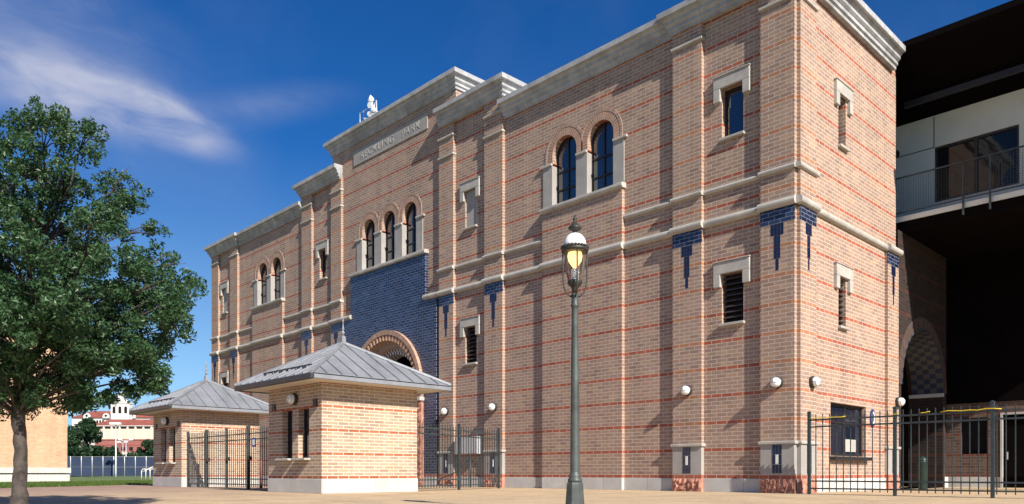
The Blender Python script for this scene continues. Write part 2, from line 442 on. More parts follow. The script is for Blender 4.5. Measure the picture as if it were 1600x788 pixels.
# window bays
for r in (BAY, mir(BAY)):
    m = MB(); m.box(r[0], r[1], 0, WY + .02, .35, 8.88); m.build('window_bay', M['wall'], B)
    m = MB(); m.box(r[0], r[1], -.02, WY, 0, .35); m.build('plinth', M['concrete'], B, .006)
    m = MB(); m.extrude_poly([(-.09, 8.83), (-.10, 8.86), (-.10, 8.93), (-.06, 8.95), (WY + .3, 8.97), (WY + .3, 8.80), (-.06, 8.80)], 'x', r[0] - .06, r[1] + .06)
    m.build('window_sill', M['stone'], B, .008)

# string courses, stepping round pilasters and bays
def planes(x0, x1, proj):
    """list of (a,b,y) covering [x0,x1] given projecting ranges"""
    cuts = sorted({x0, x1} | {c for r in proj for c in r if x0 < c < x1}); out = []
    for a, c in zip(cuts, cuts[1:]):
        mid = (a + c) / 2
        out.append((a, c, 0. if any(r[0] < mid < r[1] for r in proj) else WY))
    return out
PR = [p for p, _ in allp]; BAYS = [BAY, mir(BAY)]
def run(lo, hi, proj, zc, r, e0, side=False, full=()):
    m = MB()
    for a, c, y in planes(lo, hi, proj):
        e = e0 if y == 0. else 0
        if y != 0. and any(f[0] <= a and c <= f[1] for f in full): y = 0.
        bull_x(m, a - e, c + e, y, WY + .01, zc, r)
    if side:
        bull_y(m, -.02, 1.04, 0., SX - .02, zc, r)
        if side == 2: bull_y(m, 1.04, 5.70, SX, SX - .02, zc, r); bull_y(m, 5.70, 6.66, 0., SX - .02, zc, r)
    m.build('string_course', M['stone'], B)
run(-14.68, -.09, PR + BAYS, 7.12, .098, .045, 2, [(-14.7, -13.81)])
run(XL, -19.72, PR + BAYS, 7.12, .098, .045, 0, [(-20.6, -19.7)])
run(BAY[1], -.09, PR, 7.96, .062, .035, 1); run(-13.82, BAY[0], PR, 7.96, .062, .035)
run(mir(BAY)[1], mir(P4)[1], PR, 7.96, .062, .035); run(XL, mir(BAY)[0], PR, 7.96, .062, .035)
# slender caps near the pilaster heads
def pil_cap(r, z):
    m = MB(); m.box(r[0] - .035, r[1] + .035, -.055, WY + .01, z - .075, z); m.build('pilaster_cap', M['stone'], B, .012)
for r, t in allp:
    if t < 13: pil_cap(r, 12.13)
    else: pil_cap(r, 12.13); pil_cap(r, 12.83)
m = MB(); m.box(SX, .055, .1, 1.035, 12.055, 12.13); m.build('pilaster_cap', M['stone'], B, .012)

# cornices
A0 = 13.10
cornice([(0, 6.25), (0, 0), (-3.58, 0), (-3.58, WY + .3)], A0, B)
cornice([(-3.6, WY), (-10.45, WY)], A0 - .005, B)
cornice([(-10.39, 2.6), (-10.39, 0), (-13.78, 0), (-13.78, WY + .3)][:3], 13.86, B)
cornice([(-12.98, 3.4), (-12.98, WY - .005), (-21.42, WY - .005), (-21.42, 3.4)], 15.06, B)
r = mir((-13.78, -10.39)); cornice([(r[1], 0), (r[0], 0), (r[0], 2.6)], 13.86, B)
r = mir((-10.45, -3.6)); cornice([(r[1], WY), (r[0], WY)], A0 - .005, B)
r = mir((-3.58, 0)); cornice([(r[1], WY + .3), (r[1], 0), (XL, 0), (XL, 6.2)], A0, B)
cp = MB()
for x0, x1, z in ((-13.78, -10.4, 13.7), (XC + 10.4, XC + 13.78, 13.7), (-21.4, -13, 14.9)):
    cp.box(x0 + .02, x1 - .02, .13, 3.2, z - .6, z)
cp.build('flat_roof', M['concrete'], B)

# blue capitals under the lower string course
def capital(cx, w, axis='y', plane=0.):
    m = MB(); e = .006
    def bx(a0, a1, z0, z1):
        if axis == 'y': m.box(a0, a1, plane - e, plane + .02, z0, z1)
        else: m.box(plane - .02, plane + e, a0, a1, z0, z1)
    bx(cx - w / 2 - .004, cx + w / 2 + .004, 6.65, 7.02)
    o = m.build('blue_capital', M['blue'], B)
    t = MB()
    def tl(k, z0, z1):
        a = cx + k * .085
        if axis == 'y': t.box(a - .037, a + .037, plane - e, plane + .02, z0, z1)
        else: t.box(plane - .02, plane + e, a - .037, a + .037, z0, z1)
    for k in (-1.5, -.5, .5, 1.5): tl(k, 6.36, 6.64)
    for k in (-.5, .5): tl(k, 6.07, 6.35); tl(k, 5.79, 6.06)
    tl(0, 5.50, 5.78)
    t.build('tile_pendant', M['tile'], o)
for r, t in allp: capital((r[0] + r[1]) / 2, r[1] - r[0])
capital(.567, .86, 'x', 0.); capital(6.175, .85, 'x', 0.)

# pedestals
def rock(mb, x0, x1, y0, y1, z0, z1, axis='y', nx=9, nz=6, amp=.05, seed=0):
    rnd = random.Random(seed); g = {}
    for i in range(nx + 1):
        for j in range(nz + 1):
            e = 0 if i in (0, nx) or j in (0, nz) else rnd.uniform(-.35, 1.) * amp
            g[i, j] = e
    for i in range(nx):
        for j in range(nz):
            q = []
            for di, dj in ((0, 0), (1, 0), (1, 1), (0, 1)):
                a = x0 + (x1 - x0) * (i + di) / nx; z = z0 + (z1 - z0) * (j + dj) / nz; e = g[i + di, j + dj]
                q.append((a, y0 - e, z) if axis == 'y' else (y0 + e, a, z))
            mb.quad(*q)
    if axis == 'y': mb.box(x0, x1, y0 + .001, y1, z0, z1)
    else: mb.box(min(y0 - .001, y1), max(y0 - .001, y1), x0, x1, z0, z1)
def pedestal(a0, a1, axis, plane, seed):
    def bx(m, b0, b1, d0, d1, z0, z1):
        if axis == 'y': m.box(b0, b1, plane + d0, plane + d1, z0, z1)
        else: m.box(plane - d1, plane - d0, b0, b1, z0, z1)
    m = MB(); bx(m, a0, a1, -.012, .14, .462, 1.2); o = m.build('pedestal', M['panel'], B, .006)
    m = MB(); bx(m, a0 - .05, a1 + .05, -.06, .14, 1.2, 1.285); m.build('pedestal_cap', M['stone'], o, .02)
    m = MB(); bx(m, a0, a1, -.012, .14, .352, .46); m.build('brick_row', M['redrow'], o)
    m = MB(); mid = (a0 + a1) / 2
    for s0, s1, k in ((a0, mid - .008, 0), (mid + .008, a1, 1)):
        if axis == 'y': rock(m, s0, s1, plane - .02, plane + .14, 0, .35, 'y', seed=seed + k)
        else: rock(m, s0, s1, plane + .02, plane - .09, 0, .35, 'x', seed=seed + k)
    m.build('rustic_base', M['rustic'], o, fix=False)
    c = (a0 + a1) / 2
    m = MB(); w = MB()
    for k in (-1, 0, 1):
        for z0, z1 in ((.49, .70), (.712, .95), (.962, 1.195)):
            if k == 0 and z0 == .712: bx(w, c - .034, c + .034, -.022, .01, z0, z1)
            else: bx(m, c + k * .085 - .036, c + k * .085 + .036, -.019, .01, z0, z1)
    m.build('tile_inlay', M['tile'], o); w.build('white_inlay', M['white'], o)
for k, (r, t) in enumerate(allp): pedestal(r[0], r[1], 'y', 0., 10 * k)
pedestal(.135, 1.0, 'x', 0., 301); pedestal(5.75, 6.60, 'x', 0., 305)

# small windows, lintels, louvres, blank panels
def lintel(c, z, axis='y', plane=WY):
    m = MB(); w = .52
    def bx(a0, a1, d0, z0, z1):
        if axis == 'y': m.box(c + a0, c + a1, plane - d0, plane + .05, z0, z1)
        else: m.box(plane - .05, plane + d0, c + a0, c + a1, z0, z1)
    bx(-w, w, .09, z + .0, z + .30); bx(-w, -w + .20, .09, z - .34, z - .001); bx(w - .20, w, .09, z - .34, z - .001)
    bx(-w - .02, w + .02, .115, z + .301, z + .335)
    return m.build('lintel', M['stone'], B, .012)
def sill(c, z, axis='y', plane=WY, w=.36):
    m = MB()
    if axis == 'y': m.box(c - w, c + w, plane - .10, plane + .2, z - .07, z)
    else: m.box(plane - .2, plane + .10, c - w, c + w, z - .07, z)
    return m.build('window_sill', M['stone'], B, .012)
def place_box(m, axis, plane, a0, a1, d0, d1, z0, z1):
    if axis == 'y': m.box(a0, a1, plane + d0, plane + d1, z0, z1)
    else: m.box(plane - d1, plane - d0, a0, a1, z0, z1)
def glazed(c, w, z0, z1, axis='y', plane=WY, d=.16, vbar=False):
    m = MB(); f = .05
    place_box(m, axis, plane, c - w, c - w + f, d, d + .08, z0, z1); place_box(m, axis, plane, c + w - f, c + w, d, d + .08, z0, z1)
    place_box(m, axis, plane, c - w + f, c + w - f, d, d + .08, z1 - f, z1); place_box(m, axis, plane, c - w + f, c + w - f, d, d + .08, z0, z0 + f)
    o = m.build('window_frame', M['frame'], B)
    g = MB(); place_box(g, axis, plane, c - w + f, c + w - f, d + .03, d + .05, z0 + f, z1 - f); g.build('window_pane', M['glass'], o)
    return o
def louvred(c, w, z0, z1, axis='y', plane=WY):
    m = MB(); place_box(m, axis, plane, c - w, c + w, .24, .26, z0, z1)
    o = m.build('louvre_backing', M['dark'], B)
    s = MB(); n = 9; hh = (z1 - z0) / n
    for k in range(n):
        za = z0 + k * hh
        if axis == 'y': s.extrude_poly([(plane + .06, za), (plane + .06, za + .02), (plane + .22, za + hh * .95), (plane + .22, za + hh * .95 - .02)], 'x', c - w, c + w)
        else: s.extrude_poly([(plane - .06, za), (plane - .06, za + .02), (plane - .22, za + hh * .95), (plane - .22, za + hh * .95 - .02)], 'y', c - w, c + w)
    s.build('louvre_slats', M['louvre'], o)
for x in smallx:
    lintel(x, 10.56); sill(x, 9.25); lintel(x, 5.70); sill(x, 4.40); louvred(x, .31, 4.40, 5.70)
for x in (smallx[0], smallx[3]): glazed(x, .31, 9.25, 10.56)
for x in (smallx[1], smallx[2]):
    m = MB(); m.box(x - .31, x + .31, WY + .05, WY + .1, 9.25, 10.56); m.build('blind_panel', M['panel'], B)
# side-wall windows
lintel(2.75, 10.52, 'x', SX); sill(2.75, 9.20, 'x', SX, .28); glazed(2.75, .23, 9.20, 10.52, 'x', SX, .18)
lintel(2.75, 5.70, 'x', SX); sill(2.75, 4.40, 'x', SX, .28); louvred(2.75, .23, 4.40, 5.70, 'x', SX)
m = MB()
for a, c in ((2.03, 2.10), (3.15, 3.23), (4.28, 4.35)): m.box(SX - .2, SX - .11, a, c, .95, 2.35)
m.box(SX - .2, SX - .115, 2.10, 4.28, .95, 1.02); m.box(SX - .2, SX - .115, 2.10, 4.28, 2.28, 2.35); m.box(SX - .2, SX - .115, 2.10, 4.28, 1.83, 1.88)
o = m.build('ticket_window_frame', M['frame'], B)
g = MB(); g.box(SX - .16, SX - .15, 2.10, 4.28, 1.02, 2.28); g.build('window_pane', M['glass'], o)
g = MB(); g.box(SX - .146, SX - .140, 3.30, 4.0, 1.08, 1.42); g.build('paper_notice', M['stone'], o)
m = MB(); m.box(SX - .2, SX + .17, 1.98, 4.42, .84, .93); m.build('counter_shelf', M['frame'], B, .008)

# round-headed windows
def arched_window(a0, a1, z0, zs, d=.19):
    c = (a0 + a1) / 2; R = (a1 - a0) / 2; y = WY + d; f = .045
    m = MB()
    m.box(a0, a0 + f, y, y + .06, z0, zs); m.box(a1 - f, a1, y, y + .06, z0, zs); m.box(a0 + f, a1 - f, y, y + .06, z0, z0 + f)
    arch_ring(m, c, zs, R - f, R, y, .06, N=20)
    m.box(c - .022, c + .022, y - .01, y + .05, z0 + f, zs + R - f)
    for z in (z0 + .55, z0 + 1.12): m.box(a0 + f, a1 - f, y - .012, y + .05, z - .022, z + .022)
    o = m.build('window_frame', M['frame'], B)
    g = MB(); N = 24
    pts = [(a0, y + .03, z0), (a1, y + .03, z0)] + [(c + R * math.cos(PI * k / N), y + .03, zs + R * math.sin(PI * k / N)) for k in range(N + 1)]
    g.quad(*pts); bk = [(p[0], p[1] + .012, p[2]) for p in pts]; g.quad(*reversed(bk)); g.build('window_pane', M['glass'], o)
    r = MB(); arch_ring(r, c, zs, R - .004, R + .24, WY - .006, .05, N=24, leg=zs - 10.362); r.build('arch_ring', M['ring'], B, fix=False)
    r = MB(); arch_ring(r, c, zs, R + .242, R + .33, WY - .014, .05, N=24, leg=zs - 10.362); return r
def trim_hood(wins):
    """hood rings of neighbouring windows, clipped half-way between them"""
    for i, a in enumerate(wins):
        r = arched_window(a[0], a[1], 8.95, 10.60)
        lo = -1e9 if i == 0 else (wins[i - 1][1] + a[0]) / 2; hi = 1e9 if i == len(wins) - 1 else (a[1] + wins[i + 1][0]) / 2
        r.v = [(min(max(v[0], lo), hi), v[1], v[2]) for v in r.v]
        r.build('arch_hood', M['ring2'], B, fix=False)
def jambs(wins):
    edges = [(wins[0][0] - .40, wins[0][0], 1)] + [(wins[i][1], wins[i + 1][0], 0) for i in range(len(wins) - 1)] + [(wins[-1][1], wins[-1][1] + .40, 2)]
    for a, c, side in edges:
        m = MB(); m.box(a - (.005 if side != 1 else 0), c + (.005 if side != 2 else 0), WY - .03, WY + .255, 8.975, 10.28)
        o = m.build('window_jamb', M['panel'], B, .006)
        m = MB(); m.box(a - (.12 if side == 1 else .0), c + (.12 if side == 2 else .0), WY - .075, WY + .258, 10.282, 10.36); m.build('jamb_cap', M['stone'], o, .012)
for grp in (ARCHW, [mir(a) for a in reversed(ARCHW)]): trim_hood(grp); jambs(grp)
trim_hood(TRI); jambs(TRI)
m = MB(); m.extrude_poly([(-.10, 8.80), (-.11, 8.84), (-.11, 8.92), (-.06, 8.95), (WY + .3, 8.97), (WY + .3, 8.80)], 'x', -19.84, -14.56)
m.build('window_sill', M['stone'], B, .008)

# blue glazed portal
PL = MB()
wall_sheet(PL, -19.78, -14.62, 7.19, 8.80, -.02, [], .2)
wall_sheet(PL, -20.44, -13.96, .46, 7.19, -.02, [(-17.2 - 2.46, -17.2 + 2.46, .46, 3.72, True)], .14)
for x in (-20.44, -13.96): PL.quad((x, -.02, .46), (x, WY, .46), (x, WY, 7.19), (x, -.02, 7.19))
for x in (-19.78, -14.62): PL.quad((x, -.02, 7.1), (x, WY, 7.1), (x, WY, 8.8), (x, -.02, 8.8))
PL.build('blue_portal', M['blue'], B, fix=False)
for a, c in ((-20.44, -19.72), (-14.68, -13.96)):
    m = MB(); m.box(a, c, -.022, WY, .352, .46); m.build('brick_row', M['redrow'], B)
    m = MB(); m.box(a, c, -.03, WY, 0, .35); m.build('plinth', M['concrete'], B)
r = MB(); arch_ring(r, -17.2, 3.72, 2.30, 2.48, -.15, .5, N=48, leg=.36); r.build('portal_arch', M['ring'], B, fix=False)
r = MB()
N = 62
for k in range(N):          # dog-tooth bricks inside the outer ring
    if k % 2: continue
    t0, t1 = PI * (k + .12) / N, PI * (k + 1.1) / N
    q = [(-17.2 - rr * math.cos(t), 3.72 + rr * math.sin(t)) for rr, t in ((2.07, t0), (2.30, t0), (2.30, t1), (2.07, t1))]
    r.loft([[(p[0], -.13, p[1]) for p in q], [(p[0], .3, p[1]) for p in q]])
r.build('dog_tooth_bricks', M['toothbrick'], B)
r = MB(); arch_ring(r, -17.2, 3.72, 2.06, 2.32, .02, .3, N=48, leg=.36); r.build('dog_tooth_back', M['ring2'], B, fix=False)
r = MB(); arch_ring(r, -17.2, 3.72, 1.80, 2.2, .22, .5, N=48, leg=.52); r.build('inner_arch', M['ring2'], B, fix=False)
r = MB(); arch_ring(r, -17.2, 3.72, 1.58, 1.82, .42, .55, N=44, uvs=(10.8, 8.)); r.build('checkered_arch', M['check'], B, fix=False)
for s in (-1, 1):
    x0, x1 = sorted((-17.2 + s * 2.06, -17.2 + s * 2.48))
    m = MB(); z = 0.
    for k in range(8): rock(m, x0, x1, -.13, .5, z, z + .40, 'y', 4, 4, .07, 50 + k + s); z += .402
    m.build('portal_jamb', M['rustic'], B, fix=False)
    x2, x3 = sorted((-17.2 + s * 1.58, -17.2 + s * 2.05))
    m = MB(); m.box(x2, x3, .3, 1.0, 0, 3.72); m.build('inner_jamb', M['pil'], B)
    m = MB(); m.box(x0 - .05, x1 + .05, -.24, .52, 3.22, 3.36); m.build('impost', M['stone'], B, .02)
m = MB()
m.box(-19.9, -18.78, 1.0, 1.1, 0, 6.6); m.box(-15.62, -14.5, 1.0, 1.1, 0, 6.6); m.box(-19.0, -15.4, 3.4, 3.5, 0, 6.6); m.box(-19.0, -18.9, 1.1, 3.4, 0, 6.6); m.box(-15.5, -15.4, 1.1, 3.4, 0, 6.6)
m.box(-19., -15.4, .9, 3.5, 5.6, 5.7)
m.build('portal_passage', M['dark'], B)

# carved stone plate
m = MB(); m.box(-19.72, -14.62, WY - .035, WY + .02, 13.55, 14.14); plate = m.build('name_plate', M['panel'], B, .006)
def letters(txt, size, loc, rot, mat, parent, ext=.01, width=None, name='lettering', sx=1.):
    cu = bpy.data.curves.new(name, 'FONT'); cu.body = txt; cu.size = size; cu.extrude = ext; cu.align_x = 'CENTER'; cu.align_y = 'CENTER'; cu.space_character = 1.25
    to = bpy.data.objects.new(name, cu); COL.objects.link(to); bpy.context.view_layer.update()
    me = bpy.data.meshes.new_from_object(to.evaluated_get(bpy.context.evaluated_depsgraph_get()))
    bpy.data.objects.remove(to)
    me.name = name; me.transform(Matrix.Translation(loc) @ rot @ Matrix.Diagonal((sx, 1, 1, 1))); me.materials.clear(); me.materials.append(mat)
    o = bpy.data.objects.new(name, me); COL.objects.link(o); o.parent = parent; return o
RX = Matrix.Rotation(PI / 2, 4, 'X')
letters('RECKLING', .40, Vector((-17.98, WY - .04, 13.835)), RX, M['letter'], plate, .005, sx=1.08)
letters('PARK', .40, Vector((-15.66, WY - .04, 13.835)), RX, M['letter'], plate, .005, sx=1.08)

# ================================================================= WALL LAMPS
def wall_lamp(loc, label, rz=0., r=.145, group='caged wall lamps on the brickwork'):
    """lamp projecting along local -Y"""
    t = thing('wall_lamp', loc, label, 'wall lamp', group, rz)
    m = MB(); m.loft([[(rr * math.cos(2 * PI * j / 18), y, rr * math.sin(2 * PI * j / 18)) for j in range(18)] for rr, y in ((r, 0.), (r * 1.02, -.05), (r * .94, -.085), (r * .8, -.09))], smooth=True)
    m.build('base_ring', M['polecap'], t)
    g = MB(); g.loft([[(rr * math.cos(2 * PI * j / 18), y, rr * math.sin(2 * PI * j / 18)) for j in range(18)] for rr, y in ((r * .86, -.07), (r * .86, -.11), (r * .78, -.16), (r * .55, -.20), (r * .25, -.218), (.004, -.222))], smooth=True)
    g.build('globe', M['opal'], t)
    c = MB()
    for a in (0, PI / 2):
        c.tube([(math.cos(a) * r * s * .94, -.08 - .152 * math.sqrt(max(0, 1 - s * s)), math.sin(a) * r * s * .94) for s in [k / 6 - 1 for k in range(13)]], .006, 5)
    c.tube([(r * .80 * math.cos(2 * PI * j / 18), -.16, r * .80 * math.sin(2 * PI * j / 18)) for j in range(19)], .006, 5)
    c.build('wire_cage', M['alu'], t)
    return t
wall_lamp((-.52, -.001, 2.72), 'white caged round wall lamp on the corner pilaster, front face')
L0 = bpy.data.objects['wall_lamp']
dup(L0, (-3.10, -.001, 2.72), 'white caged round wall lamp on the second brick pilaster from the corner')
dup(L0, (-10.80, -.001, 2.74), 'white caged round wall lamp on the pilaster behind the end of the small iron fence')
dup(L0, (-13.38, -.001, 2.74), 'white caged round wall lamp on the pilaster beside the blue portal')
dup(L0, (.001, .72, 2.75), 'white caged round wall lamp round the corner on the sunlit side wall', rz=PI / 2)
dup(L0, (.001, 6.45, 2.62), 'white caged round wall lamp beside the shadowed archway', rz=PI / 2)

# oval sign on the side wall
t = thing('oval_sign', (SX + .02, 4.78, 2.06), 'small blue and white oval sign on the side wall beside the ticket window', 'sign')
m = MB(); n = 28
for rx, rz_, x0, mt, nm in ((.17, .26, 0., 'bluesign', 'sign_board'), (.10, .185, .012, 'white', 'sign_face')):
    m = MB(); m.loft([[(x0 + e, rx * math.cos(2 * PI * j / n), rz_ * math.sin(2 * PI * j / n)) for j in range(n)] for e in (0, .014)]); m.build(nm, M[mt], t)
m = MB(); m.box(.026, .032, -.03, .03, -.10, .12); m.build('sign_mark', M['bluesign'], t)

# ================================================================= TICKET BOOTHS
def booth(loc, label):
    W, D, H = 2.72, 2.85, 2.64
    t = thing('ticket_booth', loc, label, 'ticket booth', 'hip roofed brick ticket booths')
    # local origin: the near right corner at ground; x runs to -W, y to +D
    m = MB()
    wins = [(-1.14, -.60, .87, 2.10, False), (-1.98, -1.44, .87, 2.10, False)]
    wall_sheet(m, -W, 0, .35, H + .05, 0, wins, .24)
    wall_sheet(m, 0, D, .35, H + .05, 0, [], .2, 'x')
    m.quad((-W, 0, .35), (-W, D, .35), (-W, D, H + .05), (-W, 0, H + .05)); m.quad((-W, D, .35), (0, D, .35), (0, D, H + .05), (-W, D, H + .05))
    m.build('wall', M['booth'], t, fix=False)
    m = MB(); m.box(-W - .02, .02, -.02, D + .02, 0, .35); m.build('plinth', M['concrete'], t, .008)
    for a, c, z0, z1, _ in wins:
        f = MB(); f.box(a, a + .04, .16, .22, z0, z1); f.box(c - .04, c, .16, .22, z0, z1); f.box(a + .04, c - .04, .16, .22, z1 - .04, z1); f.box(a + .04, c - .04, .16, .22, z0, z0 + .04)
        o = f.build('window_frame', M['frame'], t)
        g = MB(); g.box(a + .04, c - .04, .19, .2, z0 + .04, z1 - .04); g.build('window_pane', M['glass'], o)
        s = MB(); s.box(a - .09, c + .05, -.16, .2, z0 - .055, z0 - .003); s.build('counter_shelf', M['stone'], t, .008)
    # small speaker plates high on the front wall
    for x in (-.30, -2.42):
        s = MB(); s.box(x - .09, x + .09, -.03, .01, 2.12, 2.30); s.build('speaker_plate', M['frame'], t, .006)
    # roof
    ov = .62; x0, x1, y0, y1 = -W - ov, ov, -ov, D + ov; ze = H + .05; cx, cy = -W / 2, D / 2; zt = 3.92
    s = MB(); s.box(x0 + .05, x1 - .05, y0 + .05, y1 - .05, ze, ze + .03); s.build('soffit', M['soffit'], t)
    g = MB()
    g.box(x0 - .02, x1 + .02, y0 - .04, y0 + .05, ze - .02, ze + .115)
    g.box(x0 - .04, x0 + .05, y0 + .052, y1 + .03, ze - .02, ze + .115)
    g.build('gutter', M['roofdark'], t, .012)
    g = MB(); g.box(x1 - .05, x1 + .03, y0 + .052, y1 + .03, ze - .005, ze + .095); g.box(x0 + .052, x1 - .052, y1 - .05, y1 + .03, ze - .005, ze + .095); g.build('fascia', M['roof'], t, .008)
    zr = ze + .118
    q = .055  # half width of the little square top
    r = MB(); cs = [(x0 - .02, y0 - .02), (x1 + .02, y0 - .02), (x1 + .02, y1 + .02), (x0 - .02, y1 + .02)]; tp = [(cx - q, cy - q), (cx + q, cy - q), (cx + q, cy + q), (cx - q, cy + q)]
    for i in range(4):
        a, b2 = cs[i], cs[(i + 1) % 4]; c2, d2 = tp[(i + 1) % 4], tp[i]
        r.quad((*a, zr), (*b2, zr), (*c2, zt), (*d2, zt))
    r.quad(*[(*p, zt) for p in tp]); r.quad(*[(*p, zr) for p in reversed(cs)])
    ro = r.build('roof', M['roof'], t)
    # standing seams run up each slope, hips capped
    sm = MB()
    def seam(pa, pb, w=.014, hh=.035):
        pa, pb = Vector(pa), Vector(pb); d = (pb - pa).normalized(); s = d.cross(Vector((0, 0, 1))).normalized(); n = s.cross(d)
        sm.loft([[p + s * w - n * .01, p + s * w + n * hh, p - s * w + n * hh, p - s * w - n * .01] for p in (pa, pb)])
    for i in range(4):
        a = Vector((*cs[i], zr)); b2 = Vector((*cs[(i + 1) % 4], zr)); c2 = Vector((*tp[(i + 1) % 4], zt)); d2 = Vector((*tp[i], zt))
        L = (b2 - a).length; n = 10
        for k in range(1, n):
            u = k / n; base = a.lerp(b2, u)
            mid = (a + b2) / 2; topm = (c2 + d2) / 2; upv = topm - mid
            h2 = (b2 - a).normalized()
            e = (base - a).dot(h2); half = L / 2; run = half - q
            frac = min(1., min(e, L - e) / run)
            seam(base + upv * .005, base + upv * frac * .985)
    sm.build('standing_seams', M['roof'], ro)
    hp = MB()
    for i in range(4):
        hp.tube([(*cs[i], zr + .02), (*tp[i], zt + .01)], .055, 6, False)
    hp.build('hip_cap', M['roof'], ro)
    # snow guard rail above the front eave
    sg = MB(); yy = y0 + .42; slope = (zt - zr) / (cy - q - y0)
    sg.tube([(x0 + .75, yy, zr + .42 * slope + .07), (x1 - .75, yy, zr + .42 * slope + .07)], .018, 6)
    for k in range(9):
        xx = x0 + .8 + (x1 - x0 - 1.6) * k / 8; sg.box(xx - .03, xx + .03, yy - .03, yy + .03, zr + .42 * slope - .01, zr + .42 * slope + .075)
    sg.build('snow_rail', M['roofdark'], ro)
    # finial
    f = MB(); f.loft([[(cx - h, cy - h, z), (cx + h, cy - h, z), (cx + h, cy + h, z), (cx - h, cy + h, z)] for h, z in ((.16, zt - .10), (.075, zt + .0), (.058, zt + .05), (.052, zt + .20), (.03, zt + .23))])
    f.lathe(cx, cy, [(.03, zt + .22), (.03, zt + .28), (.06, zt + .315), (.025, zt + .35), (.018, zt + .38), (.045, zt + .405), (.02, zt + .45), (.014, zt + .60), (.03, zt + .625), (.012, zt + .65), (.006, zt + .78)], 12)
    f.build('finial', M['roof'], ro)
    return t
bA = booth((-7.95, -8.29, 0), 'nearer brick ticket booth with zinc hip roof in front of the blue portal')
bB = dup(bA, (-18.70, -7.51, 0), 'farther brick ticket booth with zinc hip roof behind the oak foliage')
for l_, lab in (((-9.24, -8.295, 2.36), 'small caged lamp under the eave of the nearer ticket booth'), ((-20.02, -7.515, 2.36), 'small caged lamp under the eave of the farther ticket booth')):
    o = dup(L0, l_, lab)

# ================================================================= IRON FENCES
def fence(name, a, b, posts, H, label, cat='fence', group=None, pick=.155, pw=.0085, rails=(.14, .31, 1.57, 1.73), heavy=(), pr=.032, mat='iron'):
    """fence from a to b (xy); posts = fractions along it"""
    a = Vector((*a, 0)); b = Vector((*b, 0)); L = (b - a).length; d = (b - a) / L; ang = math.atan2(d.y, d.x)
    t = thing(name, a, label, cat, group, ang)
    for p in posts:
        x = p * L; w = pr * (1.45 if p in heavy else 1.)
        m = MB(); m.box(x - w, x + w, -w, w, 0, H); m.loft([[(x - h, -h, z), (x + h, -h, z), (x + h, h, z), (x - h, h, z)] for h, z in ((w + .006, H), (w + .006, H + .018), (w * .3, H + .04))]); m.build('post', M[mat], t)
    m = MB()
    for z in rails: m.box(0, L, -.016, .016, z - .017, z + .017)
    m.build('rails', M[mat], t)
    m = MB(); n = int(L / pick)
    for k in range(1, n):
        x = k * L / n
        if min(abs(x - p * L) for p in posts) < .05: continue
        m.box(x - pw, x + pw, -pw - .001, pw + .001, .07, H - .04)
    m.build('pickets', M[mat], t)
    return t
FH = 1.9
fr = fence('iron_fence', (.46, -.40), (6.02, -.40), (0, .3417, .673, 1.), FH, 'long black iron picket fence with yellow tape, in front of the dark archway', group='black iron picket fences')
fence('iron_fence', (-8.02, -5.42), (-9.40, -1.10), (0, .475, 1.), FH, 'short black iron picket fence between the nearer ticket booth and the brick building', group='black iron picket fences', pick=.14)
# gates between the booths
t = fence('iron_gate', (-18.65, -7.31), (-10.66, -7.31), (0, .199, .392, .586, .79), FH, 'wide black iron gate of slim bars with heavy posts, between the two ticket booths', 'gate', pick=.14, heavy=(.199, .586), rails=(.14, .31, 1.52, 1.70))
for p in (.199, .392, .586):
    x = p * 7.99; m = MB(); m.box(x + .05, x + .16, -.05, .05, .88, 1.0); m.build('gate_latch', M['polecap'], t)
m = MB(); m.box(4.98, 5.22, -.035, -.022, 1.28, 1.56); m.build('notice_plate', M['bluesign'], t); 
m = MB(); m.box(5.03, 5.17, -.04, -.034, 1.34, 1.5); m.build('notice_face', M['white'], t)
# yellow tape along the right fence
t = thing('barrier_tape', (.46, -.43, 1.77), 'yellow plastic tape wound along the top rail of the right iron fence', 'tape')
rnd = random.Random(3)
for a, c in ((0.02, .85), (1.86, 1.98), (2.42, 2.60), (2.8, 3.9)):
    m = MB(); n = 8
    m.tube([(a + (c - a) * k / n, rnd.uniform(-.004, .004), rnd.uniform(-.012, .012)) for k in range(n + 1)], .010, 6); m.build('tape_strip', M['yellow'], t)
# leaning bollard inside the gate
t = tag(MB().lathe(0, 0, [(.05, 0), (.05, .86), (.035, .9), (.004, .91)], 12).build('bollard', M['redwall']), 'dark red steel bollard standing behind the bars of the wide gate', 'bollard')
t.location = (-15.2, -6.3, 0)
# grey electrical cabinet
t = thing('meter_cabinet', (-12.15, .02, 0), 'pale grey metal cabinet on the brick wall behind the short iron fence', 'cabinet')
m = MB(); m.box(-.62, .62, -.14, .10, 1.16, 1.78); m.build('cabinet_body', M['alu'], t, .01)
m = MB(); m.box(-.60, -.01, -.155, -.142, 1.18, 1.76); m.box(.01, .60, -.155, -.142, 1.18, 1.76); m.build('cabinet_door', M['alu'], t, .006)
# sloped hand rail in front of it
t = thing('handrail', (-12.2, -.35, 0), 'dark tubular handrail sloping up in front of the grey cabinet', 'handrail')
m = MB(); m.tube([(-1.2, 0, .25), (-.1, 0, .55), (.55, 0, 1.1)], .022, 8); m.tube([(-.1, 0, 0), (-.1, 0, 1.0)], .025, 8); m.tube([(.55, 0, 0), (.55, 0, 1.1)], .022, 8); m.build('rail_tube', M['iron'], t)

